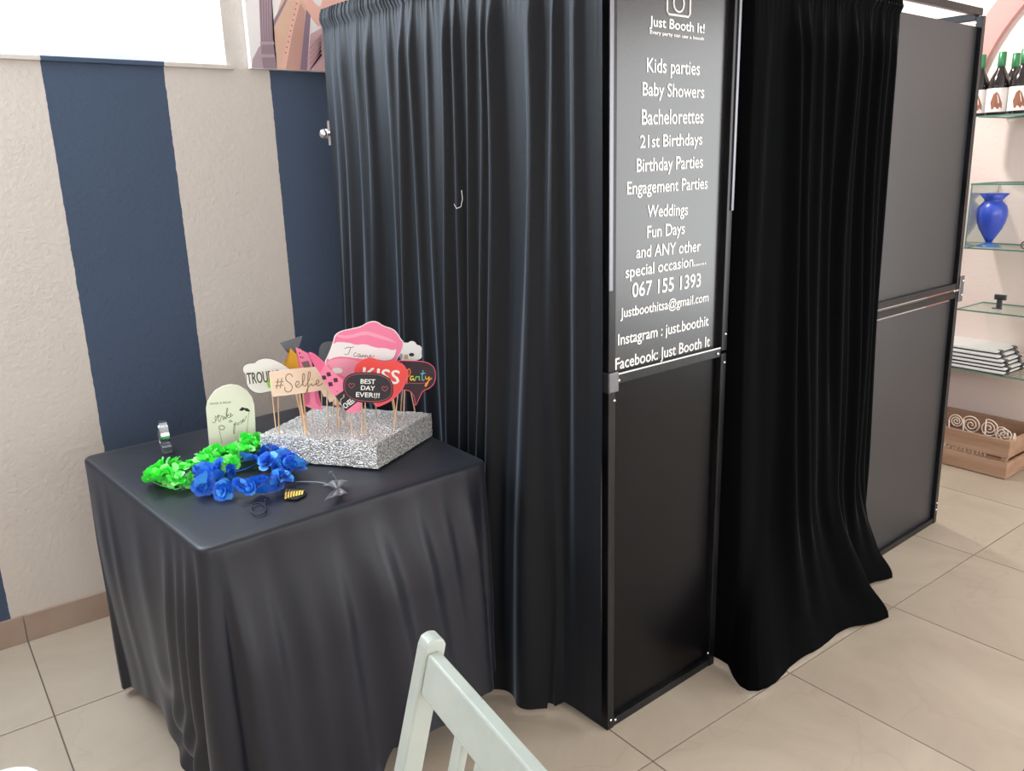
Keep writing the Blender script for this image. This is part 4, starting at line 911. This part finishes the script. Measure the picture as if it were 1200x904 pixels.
def scroll(y, z, r, x, seed, lab):
    root = empty('wire_scroll', (4.0 + x, 1.473 + y, .014), 0, lab, 'ornament', 'cream wire scrolls in the crate'); bm = bmesh.new(); zc = z
    r *= 1.3; pts = [(0, r*(1 - t/1.12)*math.cos(seed + t*5.2*math.pi), zc - .014 + r*(1 - t/1.12)*math.sin(seed + t*5.2*math.pi)) for t in [k/60 for k in range(61)]]
    tube(bm, pts, .0028, 6); finish('spiral', bm, M['cream_wire'], root, smooth=True)
    bm = bmesh.new(); tube(bm, [pts[0], (0, pts[0][1]*.8, zc*.5), (.01, 0, .003)], .0034, 6); finish('stem', bm, M['cream_wire'], root, smooth=True)
for k, (y_, z_, r_, x_) in enumerate(((.275, .215, .026, .06), (.205, .212, .034, .06), (.125, .212, .034, .065), (.045, .196, .036, .05), (.085, .185, .03, .12), (.37, .205, .028, .05))):
    scroll(y_, z_, r_, x_, [0, .6, 1.2, 2.6, 3.3, .4][k], ['small curled', 'large spiral', 'large spiral', 'tangled curled', 'half hidden', 'partly hidden'][k] + ' cream wire scroll ' + ['left of the first big spiral', 'first from the left of the two big ones', 'second from the left of the two big ones', 'at the near corner of the crate', 'behind the one at the near corner', 'beside the booth edge'][k])
bm = bmesh.new(); o = empty('wire_rod', (4.05, 1.473+.315, .014), 0, 'straight cream rod leaning upright among the wire scrolls', 'rod'); tube(bm, [(0, 0, 0), (-.005, .01, .235)], .005, 8); finish('rod', bm, M['cream_wire'], o, smooth=True)
# ------------------------------------------------------------------ chair in the foreground
ch = empty('wooden_chair', (.505, .868, 0), math.radians(-7), 'pale grey-green painted wooden chair seen by its backrest at the bottom', 'chair')
def cbar(name, a, b, wx, wy, bev=.004): bm = bmesh.new(); bar(bm, a, b, wx, wy, up=(0, 1, 0)); return finish(name, bm, M['chair'], ch, bevel=bev)
ZT = .87; XT = 0; YT = 0; K = .25; YB = -.41
def bx(z): return XT - K*(ZT - z) if z > .45 else XT - K*(ZT-.45) + .10*(.45 - z)
for y_ in (YT, YB):
    bm = bmesh.new(); prof = [(-.0155, ZT-.012), (-.011, ZT-.003), (0, ZT), (.011, ZT-.003), (.0155, ZT-.012)]
    lo = [(bx(.45)-.0155, .45), ]; 
    poly = [(bx(0)-.015, 0), (bx(.45)-.0165, .45)] + [(XT+a, b) for a, b in prof] + [(bx(.45)+.0165, .45), (bx(0)+.015, 0)]
    prism(bm, poly, lambda u, v, d: (u, d, v), y_-.014, y_+.014); finish('back_post', bm, M['chair'], ch, bevel=.003)
def rail_c(name, z0, z1, th=.018, out=0):
    bm = bmesh.new(); poly = [(bx(z0)-th/2, z0), (bx(z1)-th/2, z1), (bx(z1)+th/2, z1), (bx(z0)+th/2, z0)]
    prism(bm, poly, lambda u, v, d: (u, d, v), YB+.0145, YT-.0145); return finish(name, bm, M['chair'], ch, bevel=.003)
rail_c('top_rail', .795, .853); rail_c('lower_rail', .52, .555)
for y_ in (-.122, -.178, -.234, -.290, -.346):
    bm = bmesh.new(); poly = [(bx(.556)-.006, .556), (bx(.794)-.006, .794), (bx(.794)+.006, .794), (bx(.556)+.006, .556)]
    prism(bm, poly, lambda u, v, d: (u, d, v), y_-.011, y_+.011); finish('back_slat', bm, M['chair'], ch, bevel=.002)
sx1 = bx(.45) - .0; boxo('seat', (XT-.53, YB-.01, .435), (sx1-.018, YT+.01, .457), M['chair'], ch, bevel=.006)
for y_ in (YB+.02, YT-.02): boxo('front_leg', (XT-.52, y_-.016, 0), (XT-.488, y_+.016, .434), M['chair'], ch, bevel=.003)
for y_ in (YB+.006, YT-.016): boxo('apron', (XT-.487, y_, .38), (sx1-.02, y_+.012, .434), M['chair'], ch)
# ------------------------------------------------------------------ cup on a side table bottom left
st = empty('side_table', (-.24, .70, 0), 0, 'white pedestal side table under the cup at the bottom left corner', 'table')
boxo('tabletop', (-.27, -.26, .725), (.275, .283, .75), M['sill'], st, bevel=.003)
bm = bmesh.new(); lathe(bm, [(.17, 0), (.17, .012), (.03, .03), (.024, .05), (.024, .70), (.06, .7245)]); finish('pedestal', bm, M['sill'], st, smooth=True)
cu = empty('cup', (-.003, .946, .7505), 0, 'white rimmed cup at the very bottom left corner', 'cup')
bm = bmesh.new(); lathe(bm, [(.026, 0), (.030, .004), (.038, .04), (.0415, .0895), (.040, .0915), (.0385, .0895), (.035, .04), (.025, .006), (.001, .005)], n=40); finish('bowl', bm, M['sill'], cu, smooth=True)
bm = bmesh.new(); tube(bm, [(-.036 - .022*math.sin(a), 0, .045 + .024*math.cos(a)) for a in [math.pi*k/10 for k in range(11)]], .004, 8); finish('handle', bm, M['sill'], cu, smooth=True)
